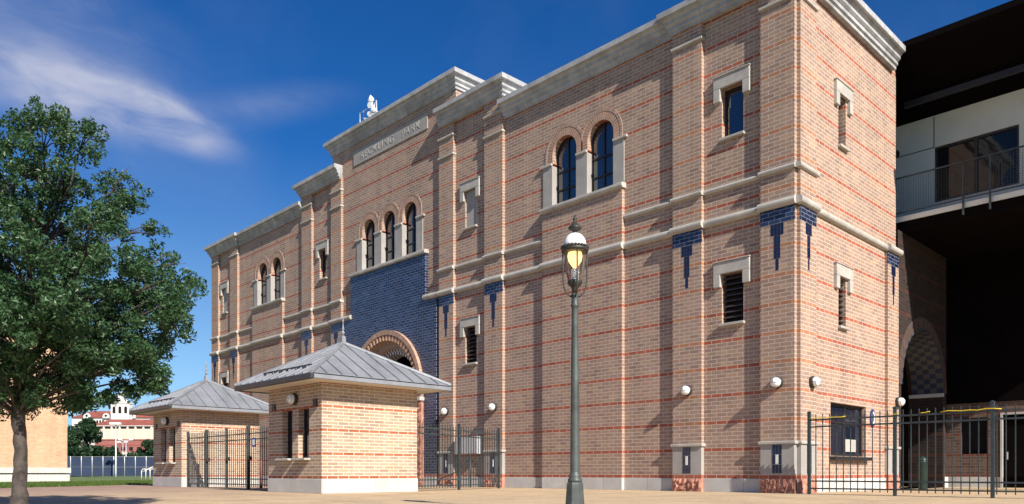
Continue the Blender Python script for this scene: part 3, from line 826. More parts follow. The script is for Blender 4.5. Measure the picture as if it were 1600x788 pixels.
# ================================================================= STREET LAMP
def street_lamp(loc):
    t = thing('street_lamp', loc, 'grey green cast iron street lamp with lit glass lantern and white dome', 'street lamp')
    m = MB(); m.lathe(0, 0, [(.165, 0), (.165, .06), (.14, .09), (.125, .12), (.108, .36), (.100, .385), (.082, .40)], 8, False, PI / 8); m.build('base', M['pole'], t)
    m = MB(); m.lathe(0, 0, [(.088, .395), (.092, .41), (.085, .435), (.072, .445), (.080, .46), (.074, .48), (.062, .495), (.060, .52), (.058, .9), (.050, 1.8), (.040, 2.55), (.044, 2.57), (.054, 2.585), (.054, 2.60), (.044, 2.62), (.042, 2.70), (.050, 2.715), (.050, 2.73), (.04, 2.745)], 20); m.build('pole', M['pole'], t)
    m = MB(); m.lathe(0, 0, [(.038, 2.74), (.040, 2.80), (.055, 2.83), (.085, 2.855), (.095, 2.885), (.088, 2.905), (.03, 2.91)], 20); m.build('lantern_cup', M['polecap'], t)
    m = MB()
    for s in range(4):
        a = PI / 4 + s * PI / 2 + .12
        m.tube([(math.cos(a) * r, math.sin(a) * r, z) for r, z in ((.04, 2.70), (.075, 2.72), (.115, 2.76), (.142, 2.83), (.15, 2.92), (.152, 3.1), (.152, 3.27))], .010, 6)
    m.build('bracket_arms', M['polecap'], t)
    g = MB(); g.lathe(0, 0, [(.088, 2.91), (.10, 2.96), (.125, 3.10), (.135, 3.22), (.136, 3.27)], 24)
    m_, nt, bs = new_mat('lantern_glass')
    bs.inputs['Base Color'].default_value = (.95, .93, .9, 1); bs.inputs['Roughness'].default_value = .03; bs.inputs['Transmission Weight'].default_value = 1.; bs.inputs['IOR'].default_value = 1.06
    g.f = [f for f in g.f if len(f) == 4]; go = g.build('lantern_glass', m_, t)
    m = MB(); m.lathe(0, 0, [(.03, 2.90), (.052, 2.92), (.05, 3.0), (.048, 3.04), (.02, 3.05), (.018, 3.09)], 14); m.build('lamp_holder', M['white'], t)
    e, nt, bs = new_mat('warm_lit_lamp'); bs.inputs['Base Color'].default_value = (.9, .7, .4, 1)
    bs.inputs['Emission Color'].default_value = (1., .62, .22, 1); bs.inputs['Emission Strength'].default_value = 1.15
    m = MB(); m.lathe(0, 0, [(.014, 3.05), (.04, 3.09), (.078, 3.15), (.088, 3.21), (.08, 3.255), (.02, 3.262)], 16); m.build('light_bulb', e, t)
    m = MB(); m.lathe(0, 0, [(.14, 3.262), (.168, 3.268), (.172, 3.30), (.15, 3.315), (.10, 3.316)], 28)
    for k in range(24):
        a = 2 * PI * k / 24
        m.sphere((math.cos(a) * .160, math.sin(a) * .160, 3.318), .021, 8, 5)
    m.build('scalloped_band', M['polecap'], t)
    m = MB(); m.lathe(0, 0, [(.142, 3.312), (.142, 3.36), (.134, 3.40), (.115, 3.44), (.085, 3.475), (.05, 3.492), (.01, 3.497)], 26); m.build('dome', M['opal'], t)
    m = MB(); m.lathe(0, 0, [(.035, 3.49), (.03, 3.53), (.07, 3.545), (.085, 3.556), (.075, 3.58), (.045, 3.61), (.022, 3.64), (.016, 3.655), (.026, 3.672), (.026, 3.685), (.012, 3.70), (.004, 3.735)], 18); m.build('finial', M['polecap'], t)
    return t
street_lamp((2.17, -10.63, 0))

# ================================================================= STAND BEHIND
S = thing('stadium_stand', (0, 7, 0), 'dark stadium stand with white upper level and balcony, right of the brick building', 'stand')
S.location = (0, 0, 0)
m = MB(); m.extrude_poly([(6.38, 13.32), (6.38, 13.14), (9.3, 11.86), (20, 11.86), (20, 13.32)], 'x', -8, 12); m.box(5.2, 12, 5.25, 6.379, 13.14, 13.318); m.build('roof', M['shadeclad'], S)  # the box is an unseen forward extension, added to shade the deck edge
m = MB(); m.box(-.3, 12, 7.92, 8.02, 12.02, 12.2); m.build('roof_beam', M['frame'], S)
m = MB(); wall_sheet(m, -3, 12, 8.30, 11.95, 9, [(.25, 2.57, 9.16, 10.93, False), (4.2, 6.5, 9.16, 10.93, False)], .2); m.build('upper_wall', M['whitewall'], S, fix=False)
m = MB()
for x in (.24, 3.3): m.box(x - .012, x + .012, 8.99, 9.0, 8.30 if x > 1 else 10.95, 11.9)
m.box(-3, .24, 8.99, 9.0, 10.92, 10.945); m.build('panel_joint', M['louvre'], S)
for a, c in ((.25, 2.57), (4.2, 6.5)):
    m = MB(); f = .07
    m.box(a, a + f, 9.06, 9.16, 9.16, 10.93); m.box(c - f, c, 9.06, 9.16, 9.16, 10.93); m.box(a + f, c - f, 9.06, 9.16, 10.86, 10.93); m.box(a + f, c - f, 9.06, 9.16, 9.16, 9.23); m.box((a + c) / 2 - .05, (a + c) / 2 + .05, 9.06, 9.16, 9.23, 10.86); m.box(c - .55, c - .51, 9.06, 9.16, 9.23, 9.95)
    o = m.build('window_frame', M['frame'], S)
    g = MB(); g.box(a + f, c - f, 9.11, 9.12, 9.23, 10.86); g.build('window_pane', M['standglass'], o)
    k = MB(); k.box(a + .3, c - .1, 9.5, 9.9, 9.16, 9.85); k.build('counter', M['bluesheet'], S)
m = MB(); m.box(-3, 12, 11.9, 12.0, 8.3, 11.9); m.build('room_back', M['dark'], S)
m = MB(); m.box(-3, 8.3, 7.0, 12.3, 7.85, 8.30); m.build('balcony_deck', M['shadeclad'], S)
m = MB(); m.box(-.3, 8.32, 6.96, 7.0, 8.16, 8.31); m.build('deck_edge', M['whitewall'], S)
rl = MB(); rl.box(-.3, 8.3, 6.90, 6.94, 9.46, 9.50); rl.box(-.3, 8.3, 6.90, 6.94, 8.40, 8.43)
ro = rl.build('railing', M['iron'], S)
for x in (-.27, 1.65, 2.33, 4.2, 6.1, 8.2):
    m = MB(); m.box(x - .02, x + .02, 6.885, 6.955, 7.95, 9.48); m.build('railing_post', M['iron'], S)
m = MB()
k = -.25
while k < 8.3: m.box(k - .003, k + .003, 6.918, 6.924, 8.42, 9.47); k += .07
z = 8.47
while z < 9.45: m.box(-.3, 8.3, 6.914, 6.919, z - .003, z + .003); z += .07
m.build('railing_mesh', M['iron'], S)
# round fitting on the white wall
m = MB(); m.loft([[(-.93 + r * math.cos(2 * PI * j / 20), y, 11.05 + r * math.sin(2 * PI * j / 20)) for j in range(20)] for r, y in ((.13, 9.0), (.13, 8.93), (.08, 8.93), (.08, 8.96))]); m.build('round_fitting', M['frame'], S)
# arcaded side wall under the deck
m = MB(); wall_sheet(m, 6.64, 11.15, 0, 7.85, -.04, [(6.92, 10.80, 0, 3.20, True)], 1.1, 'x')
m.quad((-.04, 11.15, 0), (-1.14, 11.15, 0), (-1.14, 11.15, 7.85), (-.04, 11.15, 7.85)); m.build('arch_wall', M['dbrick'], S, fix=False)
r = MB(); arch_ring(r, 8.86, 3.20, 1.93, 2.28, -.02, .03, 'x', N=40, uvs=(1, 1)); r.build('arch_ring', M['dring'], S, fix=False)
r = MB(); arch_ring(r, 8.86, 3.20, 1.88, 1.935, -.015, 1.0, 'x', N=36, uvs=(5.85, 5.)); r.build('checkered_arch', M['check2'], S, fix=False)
m = MB(); m.box(-1.1, 0, 10.72, 10.80, 3.08, 3.2); m.build('impost', M['concrete'], S)
m = MB(); m.box(-.02, .02, 10.81, 11.15, 0, .36); m.build('plinth', M['concrete'], S)
# rear wall with openings
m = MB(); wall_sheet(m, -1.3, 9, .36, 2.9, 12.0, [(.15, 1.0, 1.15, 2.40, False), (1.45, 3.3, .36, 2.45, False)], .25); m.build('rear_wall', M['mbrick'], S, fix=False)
m = MB(); m.box(-1.3, 9, 11.95, 12.3, 2.9, 7.85); m.build('dark_void_sheet', M['shadeclad'], S)  # near-black sheet in place of the stand's open, unlit void
m = MB(); m.box(-1.3, 1.45, 11.97, 12.2, 0, .36); m.box(3.3, 9, 11.97, 12.2, 0, .36); m.build('plinth', M['concrete'], S)
m = MB(); m.box(.15, 1.0, 12.2, 12.24, 1.15, 2.40); m.build('shutter', M['dark'], S)
m = MB(); m.box(1.38, 1.45, 11.93, 12.1, 0, 2.52); m.box(3.3, 3.37, 11.93, 12.1, 0, 2.52); m.box(1.45, 3.3, 11.93, 12.1, 2.45, 2.52); o = m.build('door_frame', M['concrete'], S)
for a, c in ((1.46, 2.37), (2.38, 3.29)):
    m = MB(); m.box(a, c, 12.05, 12.1, 0, 2.44); o2 = m.build('door', M['shadeclad'], S)
    h = MB(); h.box(a + .08, a + .12, 12.0, 12.05, .95, 1.2); h.build('handle', M['alu'], o2)
m = MB(); m.box(-7, -1.2, 12.0, 12.2, 0, 7.85); m.box(-7, -6.9, 6.7, 12, 0, 7.85); m.build('passage_wall', M['dark'], S)
for x, y in ((8.1, 7.3), (8.1, 11.8)):
    m = MB(); m.box(x - .2, x + .2, y - .2, y + .2, 0, 7.85); m.build('column', M['concrete'], S)
# litter bin by the arch
t = thing('litter_bin', (.55, 6.95, 0), 'slim dark green litter bin beside the archway behind the right fence', 'litter bin')
MB().lathe(0, 0, [(.10, 0), (.12, .04), (.13, .8), (.145, .82), (.145, .86), (.13, .87)], 20).build('bin_body', M['bin'], t)
MB().lathe(0, 0, [(.145, .872), (.14, .90), (.10, .96), (.05, .99), (.01, 1.0)], 20).build('bin_lid', M['bin'], t)

# ================================================================= ROOFTOP FLOODLIGHTS
t = thing('rooftop_floodlights', (-19.3, .75, 15.3), 'small cluster of white floodlights on a stand above the central cornice', 'floodlights')
m = MB(); m.tube([(0, 0, 0), (0, 0, 1.25)], .04, 8); m.tube([(-.35, 0, .55), (.4, 0, .55)], .025, 8); m.tube([(-.3, 0, 0), (.22, 0, 1.0)], .02, 6); m.tube([(.34, 0, 0), (.30, 0, 1.05)], .03, 8); m.build('stand', M['alu'], t)
for x, z, r, tl in ((.02, 1.18, .17, -.3), (0, .92, .16, .2), (.22, .66, .15, -.5), (-.06, .58, .13, .4), (.26, .36, .14, .1), (-.02, .34, .15, -.2), (-.30, .40, .10, .3)):
    r *= .78; q = Matrix.Rotation(tl, 3, 'Z') @ Matrix.Rotation(tl, 3, 'X')
    m = MB(); m.loft([[Vector((x, -.05, z)) + q @ Vector((rr * math.cos(2 * PI * j / 12), y, rr * math.sin(2 * PI * j / 12))) for j in range(12)] for rr, y in ((r, -.12), (r * .96, -.08), (r * .7, .04), (r * .35, .10))], smooth=False)
    m.build('floodlight_head', M['opal'], t)
m = MB()
for x in (-.95, -.65): m.tube([(x, 0, 0), (x, 0, .95)], .018, 6)
m.tube([(-.95, 0, .93), (-.3, 0, .93)], .018, 6); m.tube([(-.95, 0, .5), (-.3, 0, .5)], .018, 6); m.build('guard_rail', M['alu'], t)

# ================================================================= GROUND
def ground_mat():
    m, nt, bs = new_mat('exposed_aggregate'); b = NB(nt); tc = b.n('ShaderNodeTexCoord'); v = tc.outputs['Object']
    sp = b.n('ShaderNodeSeparateXYZ'); b.l(v, sp.inputs[0])
    big = b.noise(v, .16, 5, .6); mid = b.noise(v, 1.3, 4); fine = b.noise(v, 55, 4, .7)
    vo = b.n('ShaderNodeTexVoronoi'); vo.inputs['Scale'].default_value = 42; b.l(v, vo.inputs['Vector'])
    peb = b.ramp(vo.outputs['Color'], [(0, (.40, .27, .15)), (.4, (.52, .38, .23)), (.7, (.58, .45, .30)), (1, (.36, .24, .16))])
    pav = b.ramp(vo.outputs['Color'], [(0, (.27, .17, .125)), (.5, (.34, .23, .18)), (1, (.38, .27, .22))])
    # the older, redder paving lies away from the building, to the left
    k = b.math('ADD', b.math('MULTIPLY', sp.outputs[0], -.075), b.math('MULTIPLY', sp.outputs[1], -.03))
    k = b.math('ADD', k, b.math('MULTIPLY', big, .8))
    f = b.n('ShaderNodeMapRange'); f.inputs[1].default_value = 1.15; f.inputs[2].default_value = 2.1; b.l(k, f.inputs[0])
    col = b.mix(f.outputs[0], peb, pav)
    col = b.mix(.8, col, b.ramp(mid, [(.3, .82), (.7, 1.12)]), 'MULTIPLY')
    col = b.mix(.6, col, b.ramp(fine, [(.3, .7), (.7, 1.25)]), 'MULTIPLY')
    st = b.noise(v, .55, 6, .7)
    col = b.mix(.7, col, b.ramp(st, [(.36, .74), (.5, 1.0)]), 'MULTIPLY')
    # saw-cut joints
    br = b.n('ShaderNodeTexBrick'); br.offset = 0
    for kk, val in (('Scale', 1.), ('Mortar Size', .016), ('Brick Width', 3.2), ('Row Height', 3.2)): br.inputs[kk].default_value = val
    b.l(v, br.inputs['Vector'])
    col = b.mix(b.math('MULTIPLY', br.outputs['Fac'], .75), col, (.13, .10, .075))
    b.l(col, bs.inputs['Base Color']); bs.inputs['Roughness'].default_value = .9; bs.inputs['Specular IOR Level'].default_value = .25
    b.l(b.bump(fine, .12, .004), bs.inputs['Normal'])
    return m
m = MB(); m.quad((-1500, -900, 0), (900, -900, 0), (900, 1500, 0), (-1500, 1500, 0))
tag(m.build('ground', ground_mat()), kind='structure')
def at(px, F):
    r = (px - 800.) / 1201.
    return (8.518 + (-.718 + .696 * r) * F, -17.878 + (.696 + .718 * r) * F)
m = MB(); m.quad(*[(*p, .004) for p in ((-20.9, -19.5), (-21.0, -12.4), (-25.9, -6.0), (-27.8, -3.6), (-132., 37.), (-240., -70.), (-60., -60.))])
m2 = MB(); m2.quad((-300, -400, .004), (400, -400, .004), (400, -24.5, .004), (-60.1, -24.5, .004), (-60.1, -60.1, .004), (-300, -200, .004)); m2.quad((16, -24.4, .004), (400, -24.4, .004), (400, 4, .004), (16, 4, .004))  # unseen grass, added to weaken the warm bounce from the paving
lawn = m.build('lawn', plain_mat('lawn_green', (.085, .13, .03), .9, var=.35, scale=.6, bscale=30, c2=(.13, .17, .05))); tag(lawn, kind='structure'); lawn2 = m2.build('bounce_cut_lawn', lawn.data.materials[0]); tag(lawn2, kind='structure')
# grass blades along the near strip of lawn
g = MB(); rnd = random.Random(5)
for k in range(9000):
    u = rnd.random(); w = rnd.random() ** 1.4 * 14
    e0 = Vector((-21.0, -12.4)).lerp(Vector((-27.8, -3.6)), u * 1.25 - .2); dr = Vector((-.83, .08)); p = e0 + dr * (w + .05)
    a = rnd.uniform(0, PI); h = rnd.uniform(.05, .11); dx, dy = math.cos(a) * .03, math.sin(a) * .03
    g.quad((p.x - dx, p.y - dy, .002), (p.x + dx, p.y + dy, .002), (p.x + dy * .8, p.y - dx * .8, h))
tag(g.build('grass', leaf_mat('grass_blade', (.06, .12, .025), (.13, .19, .05), .3), fix=False), 'short green grass on the strip of lawn at the left', 'grass', kind='stuff')

# ================================================================= FOLIAGE
def leaves(mb, c, r, n, size, rnd, sc=(1, 1, 1), shell=.35):
    for k in range(n):
        while True:
            p = Vector((rnd.uniform(-1, 1), rnd.uniform(-1, 1), rnd.uniform(-1, 1)))
            if p.length < 1: break
        if p.length < shell and rnd.random() < .6: p = p.normalized() * rnd.uniform(.5, 1)
        p = Vector((c[0] + p.x * r * sc[0], c[1] + p.y * r * sc[1], c[2] + p.z * r * sc[2]))
        nrm = Vector((rnd.gauss(0, 1), rnd.gauss(0, 1), rnd.gauss(.6, 1))).normalized()
        a = nrm.orthogonal().normalized(); a = Quaternion(nrm, rnd.uniform(0, 2 * PI)) @ a; b2 = nrm.cross(a)
        s = size * rnd.uniform(.6, 1.3); w = s * .42
        mb.quad(p - a * s, p + b2 * w + nrm * s * .12, p + a * s, p - b2 * w + nrm * s * .12)

def oak():
    base = Vector((-3.12, -15.52, 0)); R = Vector((.696, .718, 0)); Fv = Vector((-.718, .696, 0)); rnd = random.Random(11)
    t = thing('oak_tree', base, 'young live oak with dense dark green foliage at the left edge', 'tree')
    # clumps: sideways offset, height, radius (metres, in the tree's own frame), depth picked at random
    cl = [(.55, 5.02, .20), (.40, 4.80, .22), (.85, 4.62, .38), (1.08, 4.85, .18), (.30, 4.45, .36), (-.05, 4.62, .32), (.68, 4.14, .40), (1.10, 4.28, .26), (.10, 3.9, .5), (-.4, 4.15, .5), (.5, 3.58, .42), (0., 3.15, .6),
          (.6, 2.9, .52), (1.0, 3.12, .34), (1.42, 3.62, .22), (1.58, 3.9, .17), (1.28, 3.75, .15), (1.68, 3.3, .4), (1.2, 2.65, .42), (2.0, 2.98, .34), (2.2, 2.56, .22), (1.78, 2.48, .38), (1.85, 1.98, .24), (1.42, 2.15, .36), (1.97, 1.78, .16),
          (.75, 2.25, .48), (.25, 2.35, .5), (-.25, 2.5, .65), (-.75, 3.15, .65), (-.95, 2.3, .6), (1.0, 1.86, .26), (.68, 1.80, .22), (1.34, 1.78, .17), (.25, 1.68, .34), (-.08, 1.52, .32), (-.6, 1.7, .5),
          (-1.2, 2.9, .6), (-1.25, 3.75, .5), (-.85, 4.5, .42), (-1.6, 3.3, .5), (-1.7, 2.5, .5), (2.32, 2.62, .12), (1.05, 1.62, .10), (.40, 1.56, .14), (.78, 1.86, .26), (1.12, 1.88, .26), (1.42, 1.86, .24), (1.72, 1.84, .2), (.7, 1.5, .09), (.85, 1.43, .10), (1.0, 1.40, .09), (1.1, 1.47, .09), (1.3, 1.66, .08), (1.5, 1.58, .09), (1.75, 1.55, .08), (1.62, 2.1, .26), (1.92, 2.05, .18), (1.82, 1.68, .1)]
    for k in range(48):
        x = rnd.uniform(-1.7, 1.6); lo = 1.75 + .25 * abs(x - .3); hi = 4.3 - .95 * max(0, x) - .25 * max(0, -x)
        cl.append((x, rnd.uniform(lo, min(hi, 3.7)), rnd.uniform(.24, .34)))
    cl = [(x if x < 1.2 else 1.2 + (x - 1.2) * .84, z, r) for x, z, r in cl]
    crown = MB(); wood = MB(); pts = []
    for x, z, r in cl:
        span = math.sqrt(max(.1, 1 - ((z - 3.1) / 2.1) ** 2)) * math.sqrt(max(.08, 1 - min(1, abs(x) / 2.4) ** 2)) * 1.7
        for d in ((rnd.uniform(-.35, .35) * span, rnd.uniform(.35, .95) * span, rnd.uniform(-.95, -.35) * span) if r > .3 else (rnd.uniform(-.5, .5) * span,)):
            c = R * (x + (0 if r < .3 else rnd.uniform(-.08, .08))) + Fv * d + Vector((0, 0, z + rnd.uniform(-.06, .06)))
            if len(pts) < 95: pts.append((c, r))
            nsub = max(4, int(r * 26))
            for k in range(nsub):
                o = Vector((rnd.gauss(0, .45), rnd.gauss(0, .45), rnd.gauss(0, .42))) * r
                if o.length > r * .85: o *= r * .85 / o.length
                rr = rnd.uniform(.08, .16)
                leaves(crown, c + o, rr, int(120 * (rr / .14) ** 2), .031, rnd, (1, 1, .85), .2)
    co = crown.build('crown', M['leaf'], t, fix=False)
    # trunk and limbs
    tr = [Vector((0, 0, 0)), Vector((.01, 0, .3)), R * .02 + Vector((0, 0, .8)), R * -.02 + Vector((0, 0, 1.25)), R * .0 + Vector((0, 0, 1.6)), R * .05 + Vector((0, 0, 2.1)), R * .12 + Vector((0, 0, 2.8)), R * .2 + Vector((0, 0, 3.6)), R * .45 + Vector((0, 0, 4.6))]
    rad = [.125, .086, .076, .078, .075, .066, .048, .034, .012]
    fine = []; fr_ = []
    for k in range(len(tr) - 1):
        for s in range(4):
            fine.append(tr[k].lerp(tr[k + 1], s / 4) + Vector((rnd.uniform(-.008, .008), rnd.uniform(-.008, .008), 0))); fr_.append(rad[k] + (rad[k + 1] - rad[k]) * s / 4 + rnd.uniform(-.004, .004))
    wood.tube(fine, fr_, 14)
    for c, r in pts:
        if r < .15 and rnd.random() < .3: continue
        zb = max(1.15, min(3.4, c.z - .35 - .35 * Vector((c.x, c.y, 0)).length + rnd.uniform(-.2, .2)))
        i = min(range(len(tr)), key=lambda q: abs(tr[q].z - zb)); s = tr[i].copy(); s.z = zb if 1.2 < zb < 3.5 else s.z
        mid = s.lerp(c, .5) + Vector((rnd.uniform(-.1, .1), rnd.uniform(-.1, .1), rnd.uniform(-.02, .16)))
        q = [s, s.lerp(mid, .5) + Vector((0, 0, .05)), mid, mid.lerp(c, .55) + Vector((rnd.uniform(-.05, .05), rnd.uniform(-.05, .05), .03)), c]
        wood.tube(q, [.022, .017, .013, .008, .004], 6)
        for k in range(3):
            e = c + Vector((rnd.uniform(-1, 1), rnd.uniform(-1, 1), rnd.uniform(-.8, .8))) * r * .8
            wood.tube([q[3], q[3].lerp(e, .5) + Vector((0, 0, .03)), e], [.010, .007, .003], 5)
    wood.build('trunk', M['bark'], t)
oak()

def bush(px, F, h, w, label, seed, name='shrub', cat='shrub', z0=.0):
    rnd = random.Random(seed); x, y = at(px, F)
    t = thing(name, (x, y, z0), label, cat, 'shrubs and trees beyond the tennis court')
    m = MB()
    for k in range(26):
        a = rnd.uniform(0, 2 * PI); rr = math.sqrt(rnd.random()) * w * .42; hz = rnd.uniform(.12, .92) * h; sh = 1 - max(0, (hz / h - .5)) * 1.1
        leaves(m, (math.cos(a) * rr * sh, math.sin(a) * rr * sh, hz), w * .17, 190, .16 * h / 5 + .05, rnd, (1, 1, .8), .2)
    m.build('crown', M['leaf_far'], t, fix=False)
    w_ = MB(); w_.tube([(0, 0, 0), (.05, 0, h * .3), (0, .05, h * .7)], [.09 * h / 3, .06 * h / 3, .02], 8)
    for k in range(5):
        a = k * 1.26; w_.tube([(0, 0, h * .25), (math.cos(a) * w * .2, math.sin(a) * w * .2, h * .6)], [.04 * h / 3, .015], 6)
    w_.build('trunk', M['bark'], t)
bush(128, 98, 7.4, 5.6, 'tall dark bushy tree close to the corner of the plain orange brick building', 1, 'bushy_tree', 'tree')
bush(112, 92, 5.6, 4.0, 'dark shrub touching the edge of the orange brick building', 2)
bush(158, 104, 5.0, 4.6, 'rounded mid green shrub left of the tall floodlight pole', 3)
bush(176, 112, 4.2, 4., 'low green shrub directly behind the tall floodlight pole', 4)
bush(212, 150, 4.6, 5.4, 'small shrub under the red brick building, left of the farther booth', 5)
bush(232, 140, 6.6, 4.6, 'small tree half hidden by the eave of the farther booth', 6, 'bushy_tree', 'tree')

# ================================================================= LEFT BACKGROUND
t = thing('orange_brick_building', (-40.8, -5.53, 0), 'plain windowless orange brick building with pale stone base at the left edge', 'building')
m = MB(); m.box(-16, 0, -40, 0, .78, 9.0); m.build('wall', M['orange'], t)
m = MB(); m.box(-16.1, .16, -40, .16, .47, .78); m.build('stone_ledge', M['concrete'], t, .02)
m = MB(); m.box(-16, -.05, -40, -.05, .40, .469); m.build('shadow_gap', M['dark'], t)
m = MB(); m.box(-16, .1, -40, .1, 0, .40); m.build('plinth', M['concrete'], t, .01)

# tennis court windscreen fence
F = 85.
a = Vector(at(60, F)); b_ = Vector(at(330, F)); L = (b_ - a).length; ang = math.atan2((b_ - a).y, (b_ - a).x)
t = thing('court_fence', (a.x, a.y, 0), 'long navy windscreen fence with pale steel posts beyond the lawn', 'fence', None, ang)
m = MB(); m.box(0, L, -.01, .01, .12, 2.22); m.build('windscreen', M['bluesheet'], t)
n = int(L / 1.17)
for k in range(n + 1):
    m = MB(); m.lathe(k * L / n, -.05, [(.045, 0), (.045, 2.28), (.02, 2.31)], 8); m.build('post', M['alu'], t)
m = MB(); m.tube([(0, -.05, 2.24), (L, -.05, 2.24)], .025, 6); m.tube([(0, -.05, 1.1), (L, -.05, 1.1)], .015, 6); m.build('rails', M['alu'], t)
def lightpole(px, F, h, label, arms):
    x, y = at(px, F); t = thing('floodlight_pole', (x, y, 0), label, 'light pole', None, .8)
    MB().lathe(0, 0, [(.10, 0), (.085, .5), (.06, h)], 10).build('pole', M['alu'], t)
    m = MB(); m.box(-arms, arms, -.04, .04, h - .1, h); m.build('cross_arm', M['alu'], t)
    for s in (-1, 1):
        q = MB(); q.box(s * arms - .22, s * arms + .22, -.3, .12, h - .02, h + .22); q.build('lamp_head', M['opal'], t, .02)
lightpole(181, 80, 5.5, 'tall pale floodlight pole in front of the navy court fence', .3)
lightpole(192, 130, 5.6, 'slim pale light pole just right of the tall floodlight pole', .6)
lightpole(197, 128, 5.9, 'slim pale light pole farthest right, before the red brick building', .9)
# white bicycle-rack like hoop near the booth
x, y = at(229, 60)
t = thing('bicycle_rack', (x, y, 0), 'white bent tube rack against the navy court fence beside the farther booth', 'rack', None, .76)
m = MB()
for k in range(3): m.tube([(k * .34 - .4, 0, 0), (k * .34 - .4, 0, .62), (k * .34 - .3, 0, .78), (k * .34 - .12, 0, .78), (k * .34 - .05, 0, .62), (k * .34 - .05, .0, .5 + .2 * k)], .035, 8)
m.tube([(-.45, 0, .5), (.5, 0, .95)], .03, 8); m.build('rack_tubes', M['opal'], t)

# far campus: red brick block and white mission style building with tiled roofs and a bell tower
def oriented(name, px, F, label, cat):
    x, y = at(px, F); return thing(name, (x, y, 0), label, cat, None, math.atan2(.718, .696))
t = oriented('red_brick_block', 196, 205, 'low red brick block below the white mission style building', 'building')
m = MB(); m.box(-8.2, 14, 0, 10, 0, 9.1); m.build('wall', M['redwall'], t)
m = MB(); m.box(-8.35, 14.2, -.15, 10.1, 9.1, 9.4); m.build('coping', M['redtile'], t)
m = MB(); m.box(-8.3, 14.1, -.08, -.001, 7.7, 7.9); m.build('brick_ledge', M['redtile'], t)
for k in range(8):
    m = MB(); m.box(-7.4 + k * 2.1, -6.4 + k * 2.1, -.05, .05, 6.4, 7.3); m.build('window', M['dark'], t)
m = MB(); m.box(-8.3, 14.1, -.12, -.001, 0, 5.9); m.build('base_course', M['cream'], t)
t = oriented('mission_building', 196, 330, 'white mission style building with red tiled roofs and bell tower, far behind the court', 'building')
def hip(mb, x0, x1, y0, y1, z0, z1, ov=.8):
    x0 -= ov; x1 += ov; y0 -= ov; y1 += ov; d = (y1 - y0) / 2; ym = (y0 + y1) / 2
    mb.loft([[(x0, y0, z0), (x1, y0, z0), (x1, y1, z0), (x0, y1, z0)], [(x0 + d, ym - .1, z1), (x1 - d, ym - .1, z1), (x1 - d, ym + .1, z1), (x0 + d, ym + .1, z1)]])
m = MB(); m.box(-13.2, 26, 0, 9, 0, 20.4); m.build('lower_wing', M['cream'], t)
m = MB(); hip(m, -13.2, 26, 0, 9, 20.8, 23.6); m.build('tiled_roof', M['redtile'], t)
m = MB(); m.box(-13.8, 26.6, -.6, 9.6, 20.4, 20.79); m.build('eave', M['whitestucco'], t)
for k in range(7):
    m = MB(); m.box(-12.2 + k * 3.4, -9.8 + k * 3.4, -.06, .05, 19.3, 20.1); m.build('window', M['dark'], t)
for k in range(8):
    m = MB(); m.box(-9.35 + k * 3.4, -8.9 + k * 3.4, -.35, -.001, 0, 20.39); m.build('buttress', M['whitestucco'], t)
m = MB(); m.box(-32, 3.0, 16, 28, 0, 25.2); m.build('main_block', M['whitestucco'], t)
m = MB(); hip(m, -32, 3.0, 16, 28, 25.2, 28.6, .7); m.build('tiled_roof', M['redtile'], t)
m = MB(); m.box(-25.6, -23.8, 15.9, 16.1, 20.5, 24.4); m.build('tall_window', M['dark'], t)
for k in range(4):
    m = MB(); m.box(-22.4 + k * 1.3, -21.6 + k * 1.3, 15.9, 16.1, 22.6, 24.); m.build('window', M['dark'], t)
for x in (-24.9, -16.3, -4.6):      # curved parapet dormers
    m = MB(); N = 14; pts = [(x - 1.5, 24.9)] + [(x - 1.45 * math.cos(PI * k / N), 25.6 + 1.5 * math.sin(PI * k / N)) for k in range(N + 1)] + [(x + 1.5, 24.9)]
    m.extrude_poly(pts, 'y', 14.9, 15.7); d = m.build('dormer', M['whitestucco'], t)
    m = MB(); m.loft([[(x + .55 * math.cos(2 * PI * j / 14), yy, 26. + .55 * math.sin(2 * PI * j / 14)) for j in range(14)] for yy in (14.82, 14.89)]); m.build('round_window', M['dark'], d)
m = MB(); m.box(-12.6, -4.4, 12, 15, 0, 31.2); tw = m.build('bell_tower', M['whitestucco'], t)
for x in (-11.1, -8.5, -5.9):
    m = MB(); N = 10; pts = [(x - .62, 26.9), (x + .62, 26.9)] + [(x + .62 * math.cos(PI * k / N), 29.3 + .62 * math.sin(PI * k / N)) for k in range(N + 1)]
    m.extrude_poly(pts, 'y', 11.9, 12.1); m.build('bell_opening', M['dark'], tw)
m = MB(); N = 16; pts = [(-11.4, 31.4)] + [(-8.5 - 2.6 * math.cos(PI * k / N), 31.6 + 2.2 * math.sin(PI * k / N)) for k in range(N + 1)] + [(-5.6, 31.4)]
m.extrude_poly(pts, 'y', 12.4, 14.6); m.build('curved_gable', M['whitestucco'], tw)
m = MB(); m.box(-9.7, -7.3, 12.6, 14.4, 33.4, 35.2); m.loft([[(-8.5 + 1.1 * r * math.cos(2 * PI * j / 12), 13.5 + .9 * r * math.sin(2 * PI * j / 12), z) for j in range(12)] for r, z in ((1, 35.21), (.8, 35.9), (.3, 36.4))]); m.build('lantern_top', M['whitestucco'], tw)
m = MB(); m.box(-12.9, -4.1, 11.7, 15.3, 31.2, 31.6); m.build('tower_cornice', M['whitestucco'], tw)
m = MB(); m.box(-12, 30, 30, 46, 0, 28.4); m.build('rear_block', M['whitestucco'], t)

